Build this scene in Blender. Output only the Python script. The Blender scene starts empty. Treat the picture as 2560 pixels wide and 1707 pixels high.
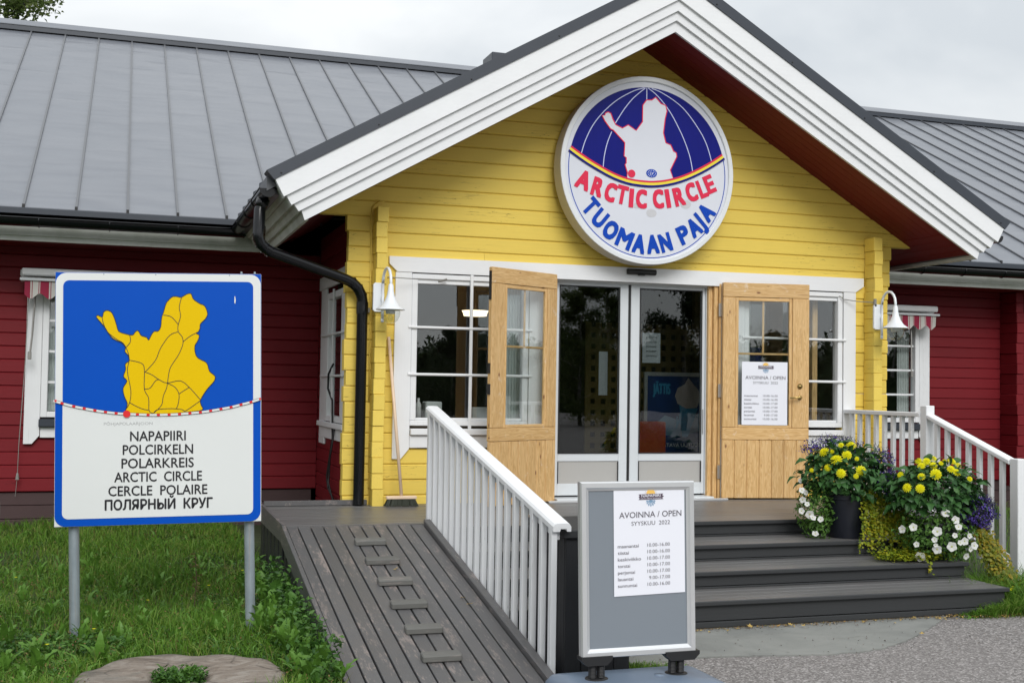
import bpy, math, random
import numpy as np
from mathutils import Vector, Matrix, Euler

random.seed(7)
RNG = np.random.default_rng(7)
S = bpy.context.scene
COL = S.collection
R = math.radians

# ------------------------------------------------------------------ camera
def make_camera():
    cd = bpy.data.cameras.new('camera')
    cd.sensor_width = 36.0
    cd.lens = 2964.75 / 2560 * 36.0
    cd.clip_start = 0.05
    cd.clip_end = 1500
    co = bpy.data.objects.new('camera', cd)
    COL.objects.link(co)
    pitch, roll, yaw = R(2.14657), R(0.88722), R(18.15089)
    fw = Vector((math.sin(yaw) * math.cos(pitch), math.cos(yaw) * math.cos(pitch), math.sin(pitch)))
    r0 = Vector((math.cos(yaw), -math.sin(yaw), 0))
    u0 = r0.cross(fw)
    rr = math.cos(roll) * r0 + math.sin(roll) * u0
    uu = -math.sin(roll) * r0 + math.cos(roll) * u0
    m = Matrix((rr, uu, -fw)).transposed().to_4x4()
    m.translation = Vector((0, -10.3, 1.055))
    co.matrix_world = m
    S.camera = co
make_camera()

# ------------------------------------------------------------------ world, sun, exposure
SUN_EL, SUN_AZ = 36.0, 183.0      # degrees; azimuth clockwise from +Y (the sun is behind the camera, a little left)
SUN_STRENGTH, SUN_ANGLE = 1.5, 30.0
EXPOSURE = 0.36

def make_world():
    w = bpy.data.worlds.new('World')
    S.world = w
    w.use_nodes = True
    nt = w.node_tree
    nt.nodes.clear()
    N, L = nt.nodes.new, nt.links.new
    out = N('ShaderNodeOutputWorld')
    bg = N('ShaderNodeBackground')
    bg.inputs['Strength'].default_value = 0.10
    sky = N('ShaderNodeTexSky')
    sky.sky_type = 'NISHITA'
    sky.sun_disc = False
    sky.sun_elevation = R(SUN_EL)
    sky.sun_rotation = R(SUN_AZ)
    tc = N('ShaderNodeTexCoord')
    mp = N('ShaderNodeMapping')
    mp.inputs['Scale'].default_value = (1.0, 1.0, 2.2)
    L(tc.outputs['Generated'], mp.inputs['Vector'])
    n1 = N('ShaderNodeTexNoise')
    n1.inputs['Scale'].default_value = 2.6
    n1.inputs['Detail'].default_value = 5
    n1.inputs['Roughness'].default_value = 0.5
    n1.inputs['Distortion'].default_value = 0.4
    L(mp.outputs['Vector'], n1.inputs['Vector'])
    cr = N('ShaderNodeValToRGB')
    e = cr.color_ramp.elements
    e[0].position = 0.36
    e[0].color = (5.0, 5.3, 5.55, 1)
    e[1].position = 0.62
    e[1].color = (7.1, 7.25, 7.3, 1)
    L(n1.outputs['Fac'], cr.inputs['Fac'])
    # an overcast sky grows brighter towards the zenith
    sx = N('ShaderNodeSeparateXYZ')
    L(tc.outputs['Generated'], sx.inputs[0])
    mr = N('ShaderNodeMapRange')
    mr.inputs['From Min'].default_value = 0.0
    mr.inputs['From Max'].default_value = 1.0
    mr.inputs['To Min'].default_value = 0.88
    mr.inputs['To Max'].default_value = 1.75
    L(sx.outputs['Z'], mr.inputs['Value'])
    sc = N('ShaderNodeVectorMath')
    sc.operation = 'SCALE'
    L(cr.outputs['Color'], sc.inputs[0])
    L(mr.outputs['Result'], sc.inputs['Scale'])
    mx = N('ShaderNodeMix')
    mx.data_type = 'RGBA'
    mx.inputs['Factor'].default_value = 0.93
    L(sky.outputs['Color'], mx.inputs['A'])
    L(sc.outputs['Vector'], mx.inputs['B'])
    L(mx.outputs['Result'], bg.inputs['Color'])
    L(bg.outputs['Background'], out.inputs['Surface'])
    sd = bpy.data.lights.new('sun', 'SUN')
    sd.energy = SUN_STRENGTH
    sd.angle = R(SUN_ANGLE)
    sd.color = (1.0, 0.985, 0.965)
    so = bpy.data.objects.new('sun', sd)
    COL.objects.link(so)
    d = Vector((math.sin(R(SUN_AZ)) * math.cos(R(SUN_EL)), math.cos(R(SUN_AZ)) * math.cos(R(SUN_EL)), math.sin(R(SUN_EL))))
    so.rotation_euler = d.to_track_quat('Z', 'Y').to_euler()
    so.location = d * 60
make_world()
S.view_settings.view_transform = 'Standard'
S.view_settings.look = 'None'
S.view_settings.exposure = EXPOSURE
S.view_settings.gamma = 1
S.view_settings.use_curve_mapping = False
S.cycles.max_bounces = 6
S.cycles.transparent_max_bounces = 12

# ------------------------------------------------------------------ materials
class NT:
    def __init__(s, name):
        s.m = bpy.data.materials.new(name)
        s.m.use_nodes = True
        s.t = s.m.node_tree
        s.t.nodes.clear()
        s.out = s.t.nodes.new('ShaderNodeOutputMaterial')
        s.co = s.t.nodes.new('ShaderNodeTexCoord')
    def n(s, k, **kw):
        x = s.t.nodes.new('ShaderNode' + k)
        for a, b in kw.items():
            if a in x.inputs: x.inputs[a].default_value = b
            else: setattr(x, a, b)
        return x
    def l(s, a, b): s.t.links.new(a, b)
    def noise(s, scale=(1, 1, 1), sc=5.0, det=4, rough=0.55, dist=0.0, coord='Object', offs=False):
        mp = s.n('Mapping')
        mp.inputs['Scale'].default_value = scale
        s.l(s.co.outputs[coord], mp.inputs['Vector'])
        if offs:
            oi = s.n('ObjectInfo')
            mu = s.n('Math', operation='MULTIPLY')
            mu.inputs[1].default_value = 37.0
            s.l(oi.outputs['Random'], mu.inputs[0])
            s.l(mu.outputs[0], mp.inputs['Location'])
        t = s.n('TexNoise', Scale=sc, Detail=det, Roughness=rough, Distortion=dist)
        s.l(mp.outputs['Vector'], t.inputs['Vector'])
        return t.outputs['Fac']
    def ramp(s, fac, stops):
        r = s.n('ValToRGB')
        el = r.color_ramp.elements
        while len(el) < len(stops): el.new(0.5)
        for e, (p, c) in zip(el, stops):
            e.position = p
            e.color = (*c, 1) if len(c) == 3 else c
        s.l(fac, r.inputs['Fac'])
        return r.outputs['Color']
    def mix(s, f, a, b, mode='MIX'):
        m = s.n('Mix', data_type='RGBA', blend_type=mode)
        for v, k in ((f, 'Factor'), (a, 'A'), (b, 'B')):
            if isinstance(v, (int, float)): m.inputs[k].default_value = v
            elif isinstance(v, tuple): m.inputs[k].default_value = (*v, 1)
            else: s.l(v, m.inputs[k])
        return m.outputs['Result']
    def vary(s, col, amt=0.08):
        """object to object tone variation"""
        oi = s.n('ObjectInfo')
        mr = s.n('MapRange')
        mr.inputs['To Min'].default_value = 1 - amt
        mr.inputs['To Max'].default_value = 1 + amt
        s.l(oi.outputs['Random'], mr.inputs['Value'])
        v = s.n('VectorMath', operation='SCALE')
        s.l(col, v.inputs[0])
        s.l(mr.outputs['Result'], v.inputs['Scale'])
        return v.outputs['Vector']
    def bump(s, h, st=0.3, dist=0.01):
        b = s.n('Bump', Strength=st, Distance=dist)
        s.l(h, b.inputs['Height'])
        return b.outputs['Normal']
    def bsdf(s, col=None, rough=0.6, metal=0.0, normal=None, spec=0.5, **kw):
        b = s.n('BsdfPrincipled')
        for v, k in ((col, 'Base Color'), (rough, 'Roughness'), (metal, 'Metallic')):
            if v is None: continue
            if isinstance(v, (int, float)): b.inputs[k].default_value = v
            elif isinstance(v, tuple): b.inputs[k].default_value = (*v, 1)
            else: s.l(v, b.inputs[k])
        b.inputs['Specular IOR Level'].default_value = spec
        for k, v in kw.items(): b.inputs[k].default_value = v
        if normal is not None: s.l(normal, b.inputs['Normal'])
        s.l(b.outputs[0], s.out.inputs['Surface'])
        return s.m

def painted_wood(name, base, dark, crack=(0.02, 0.015, 0.01), axis='x', rough=0.55, crack_amt=0.0, vary=0.05, dirt=0.25, grainamt=0.25, dirtcol=None, spec=0.3):
    t = NT(name)
    s = {'x': (1.2, 25, 25), 'y': (25, 1.2, 25), 'z': (25, 25, 1.2)}[axis]
    s2 = {'x': (0.5, 14, 14), 'y': (14, 0.5, 14), 'z': (14, 14, 0.5)}[axis]
    grain = t.noise(s, 3.0, 5, 0.6, 0.3)
    big = t.noise((1, 1, 1), 1.7, 4, 0.6)
    col = t.mix(grain, tuple(c * (1 - grainamt * .5) for c in base), base)
    d = t.ramp(big, [(0.45, (0, 0, 0)), (0.75, (1, 1, 1))])
    m = t.n('Math', operation='MULTIPLY')
    t.l(d, m.inputs[0]); m.inputs[1].default_value = dirt
    col = t.mix(m.outputs[0], col, dirtcol or dark)
    h = grain
    if crack_amt > 0:
        cn = t.noise(s2, 2.2, 3, 0.5, 0.2, offs=True)
        cm = t.ramp(cn, [(0.5, (0, 0, 0)), (0.503, (1, 1, 1)), (0.506, (1, 1, 1)), (0.509, (0, 0, 0))])
        gate = t.ramp(t.noise((1, 1, 1), 1.3, 2, 0.5, offs=True), [(0.50, (0, 0, 0)), (0.57, (1, 1, 1))])
        m2 = t.n('Math', operation='MULTIPLY'); t.l(cm, m2.inputs[0]); t.l(gate, m2.inputs[1])
        m3 = t.n('Math', operation='MULTIPLY'); t.l(m2.outputs[0], m3.inputs[0]); m3.inputs[1].default_value = crack_amt
        col = t.mix(m3.outputs[0], col, crack)
    col = t.vary(col, vary)
    return t.bsdf(col, rough, normal=t.bump(h, 0.25, 0.004), spec=spec)

M = {}
M['yellow'] = painted_wood('yellow_log_paint', (0.83, 0.615, 0.115), (0.72, 0.525, 0.095), crack_amt=0.85, crack=(0.10, 0.06, 0.01), vary=0.045)
M['yellow_y'] = painted_wood('yellow_log_end_paint', (0.84, 0.625, 0.12), (0.73, 0.535, 0.10), axis='y', crack_amt=0.5, crack=(0.10, 0.06, 0.01), vary=0.05)
M['red'] = painted_wood('red_log_paint', (0.185, 0.008, 0.014), (0.12, 0.006, 0.010), crack_amt=0.6, crack=(0.01, 0.002, 0.003), vary=0.09, rough=0.6)
M['red_y'] = painted_wood('red_log_paint_side', (0.185, 0.008, 0.014), (0.12, 0.006, 0.010), axis='y', vary=0.09, rough=0.6)
M['red_soffit'] = painted_wood('red_soffit_paint', (0.17, 0.010, 0.012), (0.13, 0.008, 0.010), axis='x', vary=0.06)
M['plinth'] = painted_wood('brown_plinth_paint', (0.075, 0.045, 0.045), (0.04, 0.025, 0.025), vary=0.05)
M['white'] = painted_wood('white_trim_paint', (0.80, 0.81, 0.82), (0.66, 0.67, 0.68), axis='x', vary=0.015, rough=0.45, grainamt=0.10, dirt=0.35)
M['white_z'] = painted_wood('white_trim_paint_upright', (0.80, 0.81, 0.82), (0.66, 0.67, 0.68), axis='z', vary=0.02, rough=0.45, grainamt=0.10, dirt=0.35, crack_amt=0.5, crack=(.35, .34, .33))
M['white_dirty'] = painted_wood('weathered_white_paint', (0.62, 0.64, 0.60), (0.30, 0.33, 0.26), axis='y', vary=0.04, rough=0.55, grainamt=0.15, dirt=0.8)
M['deck'] = None

def deck_mat(name, axis, base=(0.105, 0.100, 0.100), wear=0.8, rough=0.42):
    t = NT(name)
    s = {'x': (2.0, 26, 26), 'y': (26, 2.0, 26)}[axis]
    grain = t.noise(s, 3.2, 5, 0.65, 0.2, offs=True)
    big = t.noise((1, 1, 1), 2.3, 4, 0.6)
    col = t.mix(grain, tuple(c * .82 for c in base), tuple(c * 1.12 for c in base))
    # paint worn through to pale pinkish wood in streaks
    s2 = {'x': (3.2, 40, 40), 'y': (40, 3.2, 40)}[axis]
    wn = t.noise(s2, 2.2, 6, 0.75, 0.25, offs=True)
    gate = t.noise({'x': (1.5, 9, 9), 'y': (9, 1.5, 9)}[axis], 1.3, 4, 0.65, offs=True)
    ad = t.n('Math', operation='ADD'); t.l(wn, ad.inputs[0]); t.l(gate, ad.inputs[1])
    wm = t.ramp(ad.outputs[0], [(1.17, (0, 0, 0)), (1.22, (1, 1, 1))]) if False else None
    mr = t.n('MapRange'); t.l(ad.outputs[0], mr.inputs['Value'])
    mr.inputs['From Min'].default_value = 1.09; mr.inputs['From Max'].default_value = 1.19
    mr.inputs['To Max'].default_value = wear
    col = t.mix(mr.outputs['Result'], col, (0.27, 0.225, 0.205))
    spk = t.noise((1, 1, 1), 90, 2, 0.5)
    sm = t.ramp(spk, [(0.76, (0, 0, 0)), (0.80, (1, 1, 1))])
    col = t.mix(sm, col, (0.40, 0.37, 0.35))
    brown = t.ramp(big, [(0.4, (0, 0, 0)), (0.75, (.35, .35, .35))])
    col = t.mix(brown, col, (0.105, 0.096, 0.092))
    col = t.vary(col, 0.08)
    rr = t.n('MapRange'); t.l(grain, rr.inputs['Value'])
    rr.inputs['To Min'].default_value = rough - .08; rr.inputs['To Max'].default_value = rough + .14
    return t.bsdf(col, rr.outputs['Result'], normal=t.bump(grain, 0.3, 0.004))
M['deck_x'] = deck_mat('grey_deck_paint', 'x', wear=0.12, rough=0.36, base=(0.135, 0.133, 0.132))
M['deck_ramp'] = deck_mat('worn_grey_ramp_paint', 'y', wear=0.7, base=(0.100, 0.099, 0.101))
M['deck_dark'] = painted_wood('charcoal_riser_paint', (0.040, 0.042, 0.044), (0.03, 0.031, 0.032), axis='x', vary=0.06, rough=0.5)
M['deck_dark_z'] = painted_wood('charcoal_board_paint', (0.030, 0.031, 0.034), (0.018, 0.019, 0.021), axis='z', vary=0.12, rough=0.5)
M['cleat'] = deck_mat('weathered_cleat', 'x', base=(0.12, 0.12, 0.11), wear=0.6, rough=0.6)

def pine(name, axis):
    t = NT(name)
    s = {'x': (1.0, 16, 16), 'z': (16, 16, 1.0)}[axis]
    g1 = t.noise(s, 2.4, 3, 0.5, 1.2, offs=True)
    w = t.n('Math', operation='SINE')
    mu = t.n('Math', operation='MULTIPLY'); t.l(g1, mu.inputs[0]); mu.inputs[1].default_value = 42.0
    t.l(mu.outputs[0], w.inputs[0])
    mr = t.n('MapRange'); t.l(w.outputs[0], mr.inputs['Value'])
    mr.inputs['From Min'].default_value = -1
    col = t.mix(mr.outputs['Result'], (0.55, 0.325, 0.12), (0.70, 0.465, 0.215))
    kn = t.n('TexVoronoi', Scale=1.0)
    mp = t.n('Mapping'); mp.inputs['Scale'].default_value = {'x': (4.5, 9, 9), 'z': (9, 9, 4.5)}[axis]
    t.l(t.co.outputs['Object'], mp.inputs['Vector']); t.l(mp.outputs['Vector'], kn.inputs['Vector'])
    km = t.ramp(kn.outputs['Distance'], [(0.05, (1, 1, 1)), (0.12, (0, 0, 0))])
    col = t.mix(km, col, (0.20, 0.08, 0.03))
    pale = t.ramp(t.noise((3, 3, 3), 3.0, 6, 0.7, 0.6), [(0.62, (0, 0, 0)), (0.70, (.55, .55, .55))])
    col = t.mix(pale, col, (0.74, 0.62, 0.48))
    strk = t.ramp(t.noise({'x': (1.2, 30, 30), 'z': (30, 30, 1.2)}[axis], 1.5, 4, 0.6, 0.2), [(0.60, (0, 0, 0)), (0.68, (.55, .55, .55))])
    col = t.mix(strk, col, (0.30, 0.145, 0.045))
    gy = t.ramp(t.noise((1, 1, 1), 26, 5, 0.7, 0.8), [(0.63, (0, 0, 0)), (0.69, (.5, .5, .5))])
    gate = t.ramp(t.noise((1, 1, 1), 2.4, 3, 0.6, 0.3), [(0.5, (0, 0, 0)), (0.6, (1, 1, 1))])
    mg = t.n('Math', operation='MULTIPLY'); t.l(gy, mg.inputs[0]); t.l(gate, mg.inputs[1])
    col = t.mix(mg.outputs[0], col, (0.62, 0.58, 0.54))
    col = t.vary(col, 0.07)
    return t.bsdf(col, 0.42, normal=t.bump(g1, 0.2, 0.003))
M['pine'] = pine('varnished_pine_upright', 'z')
M['pine_x'] = pine('varnished_pine_rail', 'x')

def plain(name, col, rough=0.5, metal=0.0, var=0.12, sc=6.0, bump=0.0, spec=0.5, **kw):
    t = NT(name)
    n = t.noise((1, 1, 1), sc, 5, 0.6)
    c = t.mix(n, tuple(x * (1 - var) for x in col), tuple(min(1, x * (1 + var)) for x in col))
    nm = t.bump(n, bump, 0.01) if bump else None
    return t.bsdf(c, rough, metal, nm, spec, **kw)
M['black'] = plain('black_coated_metal', (0.004, 0.0045, 0.006), 0.18, var=0.2, spec=0.45)
M['cap'] = plain('dark_grey_flashing', (0.035, 0.042, 0.055), 0.38, var=0.15)
M['alu'] = plain('white_grey_aluminium', (0.62, 0.65, 0.67), 0.35, var=0.05)
M['silver'] = plain('silver_aluminium', (0.70, 0.71, 0.72), 0.30, 0.55, var=0.04)
M['panel'] = plain('grey_beige_door_panel', (0.42, 0.41, 0.39), 0.30, var=0.04, sc=1.5)
M['rubber'] = plain('black_rubber', (0.012, 0.012, 0.013), 0.5)
M['steel'] = plain('zinc_hinge_metal', (0.55, 0.55, 0.54), 0.3, 0.8)
M['brass'] = plain('brass', (0.50, 0.36, 0.14), 0.3, 0.9)
M['white_metal'] = plain('white_enamel', (0.80, 0.83, 0.86), 0.25, var=0.04)
M['galv'] = None
t = NT('galvanised_steel_post')
g = t.noise((1, 1, 0.6), 9, 4, 0.6)
c = t.ramp(g, [(0.3, (0.24, 0.29, 0.32)), (0.7, (0.36, 0.41, 0.44))])
ru = t.ramp(t.noise((30, 30, 0.8), 1.4, 4, 0.6), [(0.55, (0, 0, 0)), (0.72, (.6, .6, .6))])
c = t.mix(ru, c, (0.30, 0.23, 0.16))
M['galv'] = t.bsdf(c, 0.45, 0.35)
M['sign_white'] = plain('sign_white_sheet', (0.72, 0.74, 0.73), 0.35, var=0.03, sc=2.5)
M['sign_blue'] = plain('sign_blue_sheet', (0.0, 0.075, 0.47), 0.4, var=0.06, sc=1.4, spec=0.15)
M['sign_yellow'] = plain('sign_yellow_sheet', (0.76, 0.50, 0.0), 0.45, var=0.05, sc=1.6, spec=0.12)
M['sign_red'] = plain('sign_red_sheet', (0.72, 0.015, 0.02), 0.4, var=0.03)
M['ink'] = plain('black_lettering', (0.012, 0.012, 0.016), 0.45)
M['ink_grey'] = plain('grey_print', (0.10, 0.09, 0.11), 0.6)
M['pencil'] = plain('faint_pencil_marks', (0.42, 0.43, 0.43), 0.6)
M['box_white'] = plain('sign_box_white', (0.72, 0.74, 0.75), 0.35, var=0.05)
M['box_side'] = plain('sign_box_side_cream', (0.52, 0.49, 0.42), 0.45, var=0.12, sc=3)
M['smudge'] = plain('faint_grime_mark', (0.55, 0.55, 0.57), 0.35, var=0.08, sc=30)
M['acrylic'] = plain('white_acrylic_sign_face', (0.66, 0.68, 0.74), 0.18, var=0.05, sc=2.0)
t = NT('dark_blue_sign_print')
g = t.noise((40, 40, 1.2), 1.5, 4, 0.6)
b = t.noise((1, 1, 1), 1.3, 3, 0.5)
c = t.mix(g, (0.002, 0.004, 0.15), (0.003, 0.007, 0.20))
M['navy'] = t.bsdf(c, 0.3, spec=0.2)
M['royal'] = plain('blue_letter_print', (0.002, 0.055, 0.42), 0.35, var=0.15, sc=8, spec=0.2)
M['crimson'] = plain('red_letter_print', (0.70, 0.03, 0.08), 0.35, var=0.06, spec=0.2)
M['line_blue'] = plain('pale_blue_line_print', (0.52, 0.56, 0.80), 0.3)
M['yellow_line'] = plain('yellow_stripe_print', (0.85, 0.68, 0.04), 0.3)
M['paper'] = plain('white_paper', (0.78, 0.79, 0.85), 0.6, var=0.015, sc=3)
M['slate'] = plain('grey_blue_backing_sheet', (0.205, 0.232, 0.262), 0.22, var=0.06, sc=1.2)
M['base_plastic'] = plain('blue_grey_plastic', (0.15, 0.195, 0.26), 0.38, var=0.06)
M['sun_print'] = plain('orange_sun_print', (0.85, 0.52, 0.12), 0.5)
M['ribbon'] = plain('purple_grey_print', (0.10, 0.07, 0.10), 0.5)
M['flake'] = plain('pale_blue_print', (0.22, 0.36, 0.52), 0.5)
M['pot'] = plain('dark_plastic_pot', (0.012, 0.014, 0.022), 0.32, var=0.15)
M['broom_wood'] = plain('pale_broom_wood', (0.76, 0.58, 0.42), 0.5, var=0.10, sc=12)
M['bristle'] = plain('dark_green_bristles', (0.014, 0.020, 0.007), 0.6, var=0.5, sc=60)
M['wire'] = plain('grey_wire', (0.30, 0.29, 0.27), 0.4, 0.5)
M['curtain'] = plain('white_curtain', (0.72, 0.75, 0.74), 0.8, var=0.05)
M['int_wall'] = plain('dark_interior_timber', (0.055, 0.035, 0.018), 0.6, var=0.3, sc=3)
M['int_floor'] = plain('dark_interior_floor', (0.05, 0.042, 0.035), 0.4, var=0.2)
M['lattice'] = plain('ochre_lattice', (0.26, 0.17, 0.04), 0.5)
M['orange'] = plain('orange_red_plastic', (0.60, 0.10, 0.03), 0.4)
M['poster_blue'] = plain('blue_poster_print', (0.015, 0.05, 0.20), 0.3, var=0.6, sc=4)
M['cream'] = plain('cream_swirl', (0.62, 0.52, 0.50), 0.5, var=0.25, sc=9)
M['sky_blue'] = plain('light_blue_print', (0.06, 0.35, 0.62), 0.3)
M['plastic_white'] = plain('white_plastic', (0.75, 0.75, 0.74), 0.4)
M['concrete'] = None
t = NT('concrete_apron')
a1 = t.noise((1, 1, 1), 2.2, 6, 0.62, 0.5)
a2 = t.noise((1, 1, 1), 60, 3, 0.6)
c = t.ramp(a1, [(0.3, (0.165, 0.17, 0.160)), (0.55, (0.215, 0.22, 0.205)), (0.75, (0.25, 0.25, 0.235))])
c = t.mix(t.ramp(a2, [(0.62, (0, 0, 0)), (0.75, (.5, .5, .5))]), c, (0.12, 0.115, 0.10))
st = t.ramp(t.noise((1, 1, 1), 3.7, 7, 0.75, 1.0), [(0.60, (0, 0, 0)), (0.66, (.6, .6, .6))])
c = t.mix(st, c, (0.105, 0.10, 0.09))
M['concrete'] = t.bsdf(c, 0.8, normal=t.bump(a2, 0.3, 0.005))
t = NT('grey_chip_asphalt')
v = t.n('TexVoronoi', Scale=95.0)
t.l(t.co.outputs['Object'], v.inputs['Vector'])
v2 = t.n('TexVoronoi', Scale=210.0)
t.l(t.co.outputs['Object'], v2.inputs['Vector'])
sv = t.n('SeparateColor'); t.l(v.outputs['Color'], sv.inputs[0])
sv2 = t.n('SeparateColor'); t.l(v2.outputs['Color'], sv2.inputs[0])
c = t.ramp(sv.outputs[0], [(0.0, (0.05, 0.045, 0.042)), (0.40, (0.15, 0.138, 0.132)), (0.75, (0.27, 0.252, 0.242)), (1.0, (0.52, 0.495, 0.48))])
c2 = t.ramp(sv2.outputs[1], [(0.0, (0.055, 0.05, 0.048)), (0.6, (0.16, 0.148, 0.14)), (1.0, (0.36, 0.34, 0.33))])
c = t.mix(0.28, c, c2)
big = t.noise((1, 1, 1), 1.1, 5, 0.6)
c = t.mix(t.ramp(big, [(0.35, (0, 0, 0)), (0.7, (.35, .35, .35))]), c, (0.20, 0.185, 0.178))
M['asphalt'] = t.bsdf(c, 0.85, normal=t.bump(sv.outputs[0], 0.5, 0.006))
t = NT('lawn_soil')
a1 = t.noise((1, 1, 1), 7, 6, 0.7)
c = t.ramp(a1, [(0.3, (0.020, 0.026, 0.008)), (0.6, (0.035, 0.055, 0.014)), (0.8, (0.07, 0.055, 0.03))])
M['soil'] = t.bsdf(c, 0.95, normal=t.bump(a1, 0.6, 0.03))
t = NT('seamed_metal_roof')
lowf = t.noise((1.0, 2.6, 0.3), 1.25, 1.5, 0.4, 0.3, offs=True)
fine = t.noise((1, 1, 1), 260, 2, 0.5)
ad = t.n('Math', operation='MULTIPLY_ADD'); t.l(fine, ad.inputs[0]); ad.inputs[1].default_value = 0.004; t.l(lowf, ad.inputs[2])
c = t.mix(lowf, (0.132, 0.144, 0.168), (0.180, 0.190, 0.212))
c = t.vary(c, 0.02)
M['roof'] = t.bsdf(c, 0.36, 0.0, t.bump(ad.outputs[0], 0.8, 0.05), 0.45)
M['seam'] = plain('roof_seam', (0.10, 0.105, 0.115), 0.4, var=0.05)
M['stump'] = None
t = NT('weathered_slab')
a1 = t.noise((2.2, 5, 2), 2.3, 6, 0.65, 1.2)
a2 = t.noise((1, 1, 1), 34, 4, 0.7)
c = t.ramp(a1, [(0.3, (0.11, 0.085, 0.065)), (0.5, (0.205, 0.17, 0.138)), (0.68, (0.28, 0.25, 0.215))])
c = t.mix(t.ramp(a2, [(0.58, (0, 0, 0)), (0.66, (.6, .6, .6))]), c, (0.10, 0.08, 0.065))
vc = t.n('TexVoronoi', feature='DISTANCE_TO_EDGE', Scale=3.6)
t.l(t.co.outputs['Object'], vc.inputs['Vector'])
ck = t.ramp(vc.outputs['Distance'], [(0.0, (1, 1, 1)), (0.035, (0, 0, 0))])
gk = t.ramp(t.noise((1, 1, 1), 4.0, 4, 0.6), [(0.5, (0, 0, 0)), (0.6, (.8, .8, .8))])
mk = t.n('Math', operation='MULTIPLY'); t.l(ck, mk.inputs[0]); t.l(gk, mk.inputs[1])
c = t.mix(mk.outputs[0], c, (0.035, 0.028, 0.022))
gl_ = t.ramp(t.noise((1, 1, 1), 2.1, 5, 0.7, 1.0), [(0.52, (0, 0, 0)), (0.7, (.7, .7, .7))])
c = t.mix(gl_, c, (0.10, 0.10, 0.085))
M['stump'] = t.bsdf(c, 0.85, normal=t.bump(a2, 0.7, 0.01))
t = NT('lichened_bark')
a1 = t.noise((1, 1, .5), 14, 5, 0.7)
c = t.ramp(a1, [(0.35, (0.06, 0.055, 0.045)), (0.5, (0.20, 0.19, 0.17)), (0.65, (0.36, 0.36, 0.32))])
M['bark'] = t.bsdf(c, 0.9, normal=t.bump(a1, 0.8, 0.02))

def leafmat(name, cols, rough=0.5, trans=0.25, sc=9.0):
    t = NT(name)
    g = t.n('NewGeometry')
    n = t.noise((1, 1, 1), sc, 3, 0.6)
    ad = t.n('Math', operation='ADD'); t.l(g.outputs['Random Per Island'], ad.inputs[0]); t.l(n, ad.inputs[1])
    hf = t.n('Math', operation='MULTIPLY'); t.l(ad.outputs[0], hf.inputs[0]); hf.inputs[1].default_value = 0.5
    k = len(cols)
    c = t.ramp(hf.outputs[0], [(0.2 + 0.6 * i / max(1, k - 1), cc) for i, cc in enumerate(cols)])
    d = t.n('BsdfPrincipled'); t.l(c, d.inputs['Base Color']); d.inputs['Roughness'].default_value = rough
    d.inputs['Specular IOR Level'].default_value = 0.3
    tr = t.n('BsdfTranslucent'); t.l(c, tr.inputs['Color'])
    m = t.n('MixShader'); m.inputs[0].default_value = trans
    t.l(d.outputs[0], m.inputs[1]); t.l(tr.outputs[0], m.inputs[2]); t.l(m.outputs[0], t.out.inputs['Surface'])
    return t.m
M['grass'] = leafmat('grass_blades', [(0.045, 0.115, 0.012), (0.085, 0.20, 0.018), (0.13, 0.27, 0.025), (0.24, 0.29, 0.07)], 0.55, 0.3, 2.0)
M['grass_dry'] = leafmat('dry_grass_blades', [(0.10, 0.11, 0.03), (0.20, 0.16, 0.06), (0.09, 0.14, 0.025)], 0.7, 0.2, 4)
M['weed'] = leafmat('weed_leaves', [(0.06, 0.14, 0.02), (0.10, 0.22, 0.03), (0.15, 0.29, 0.05)], 0.45, 0.25, 5)
M['weed_dark'] = leafmat('dark_weed_leaves', [(0.025, 0.075, 0.016), (0.06, 0.15, 0.024), (0.10, 0.21, 0.035)], 0.45, 0.25, 5)
M['dahlia_leaf'] = leafmat('dahlia_leaves', [(0.014, 0.055, 0.014), (0.032, 0.10, 0.024), (0.075, 0.17, 0.045)], 0.42, 0.15, 6)
M['petunia_leaf'] = leafmat('petunia_leaves', [(0.03, 0.08, 0.014), (0.07, 0.16, 0.025), (0.12, 0.24, 0.04)], 0.5, 0.2, 6)
M['jenny'] = leafmat('creeping_golden_leaves', [(0.07, 0.11, 0.012), (0.17, 0.24, 0.016), (0.34, 0.37, 0.022), (0.44, 0.36, 0.02)], 0.5, 0.3, 3)
M['jenny2'] = leafmat('autumn_golden_leaves', [(0.06, 0.09, 0.01), (0.17, 0.20, 0.015), (0.36, 0.24, 0.018)], 0.5, 0.3, 3)
M['lobelia'] = leafmat('violet_lobelia_petals', [(0.035, 0.022, 0.10), (0.07, 0.04, 0.25), (0.14, 0.09, 0.46)], 0.5, 0.3, 8)
M['lobelia_stem'] = leafmat('lobelia_stems', [(0.015, 0.03, 0.02), (0.035, 0.05, 0.035)], 0.6, 0.1, 8)
M['petal_yellow'] = leafmat('yellow_petals', [(0.72, 0.66, 0.0), (0.86, 0.82, 0.01), (0.90, 0.88, 0.05)], 0.5, 0.3, 3)
M['petal_white'] = leafmat('white_petals', [(0.72, 0.72, 0.70), (0.85, 0.85, 0.82)], 0.5, 0.3, 3)
M['flower_eye'] = plain('pale_green_flower_eye', (0.45, 0.45, 0.15), 0.6)
M['birch'] = leafmat('birch_leaves', [(0.055, 0.09, 0.02), (0.10, 0.15, 0.035), (0.17, 0.20, 0.06)], 0.5, 0.35, 1)
M['spruce'] = leafmat('forest_needles', [(0.012, 0.025, 0.010), (0.03, 0.05, 0.015), (0.05, 0.08, 0.02)], 0.6, 0.1, .5)
M['autumn'] = leafmat('fallen_leaves', [(0.42, 0.27, 0.05), (0.55, 0.40, 0.12), (0.35, 0.15, 0.06)], 0.6, 0.2, 9)
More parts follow.
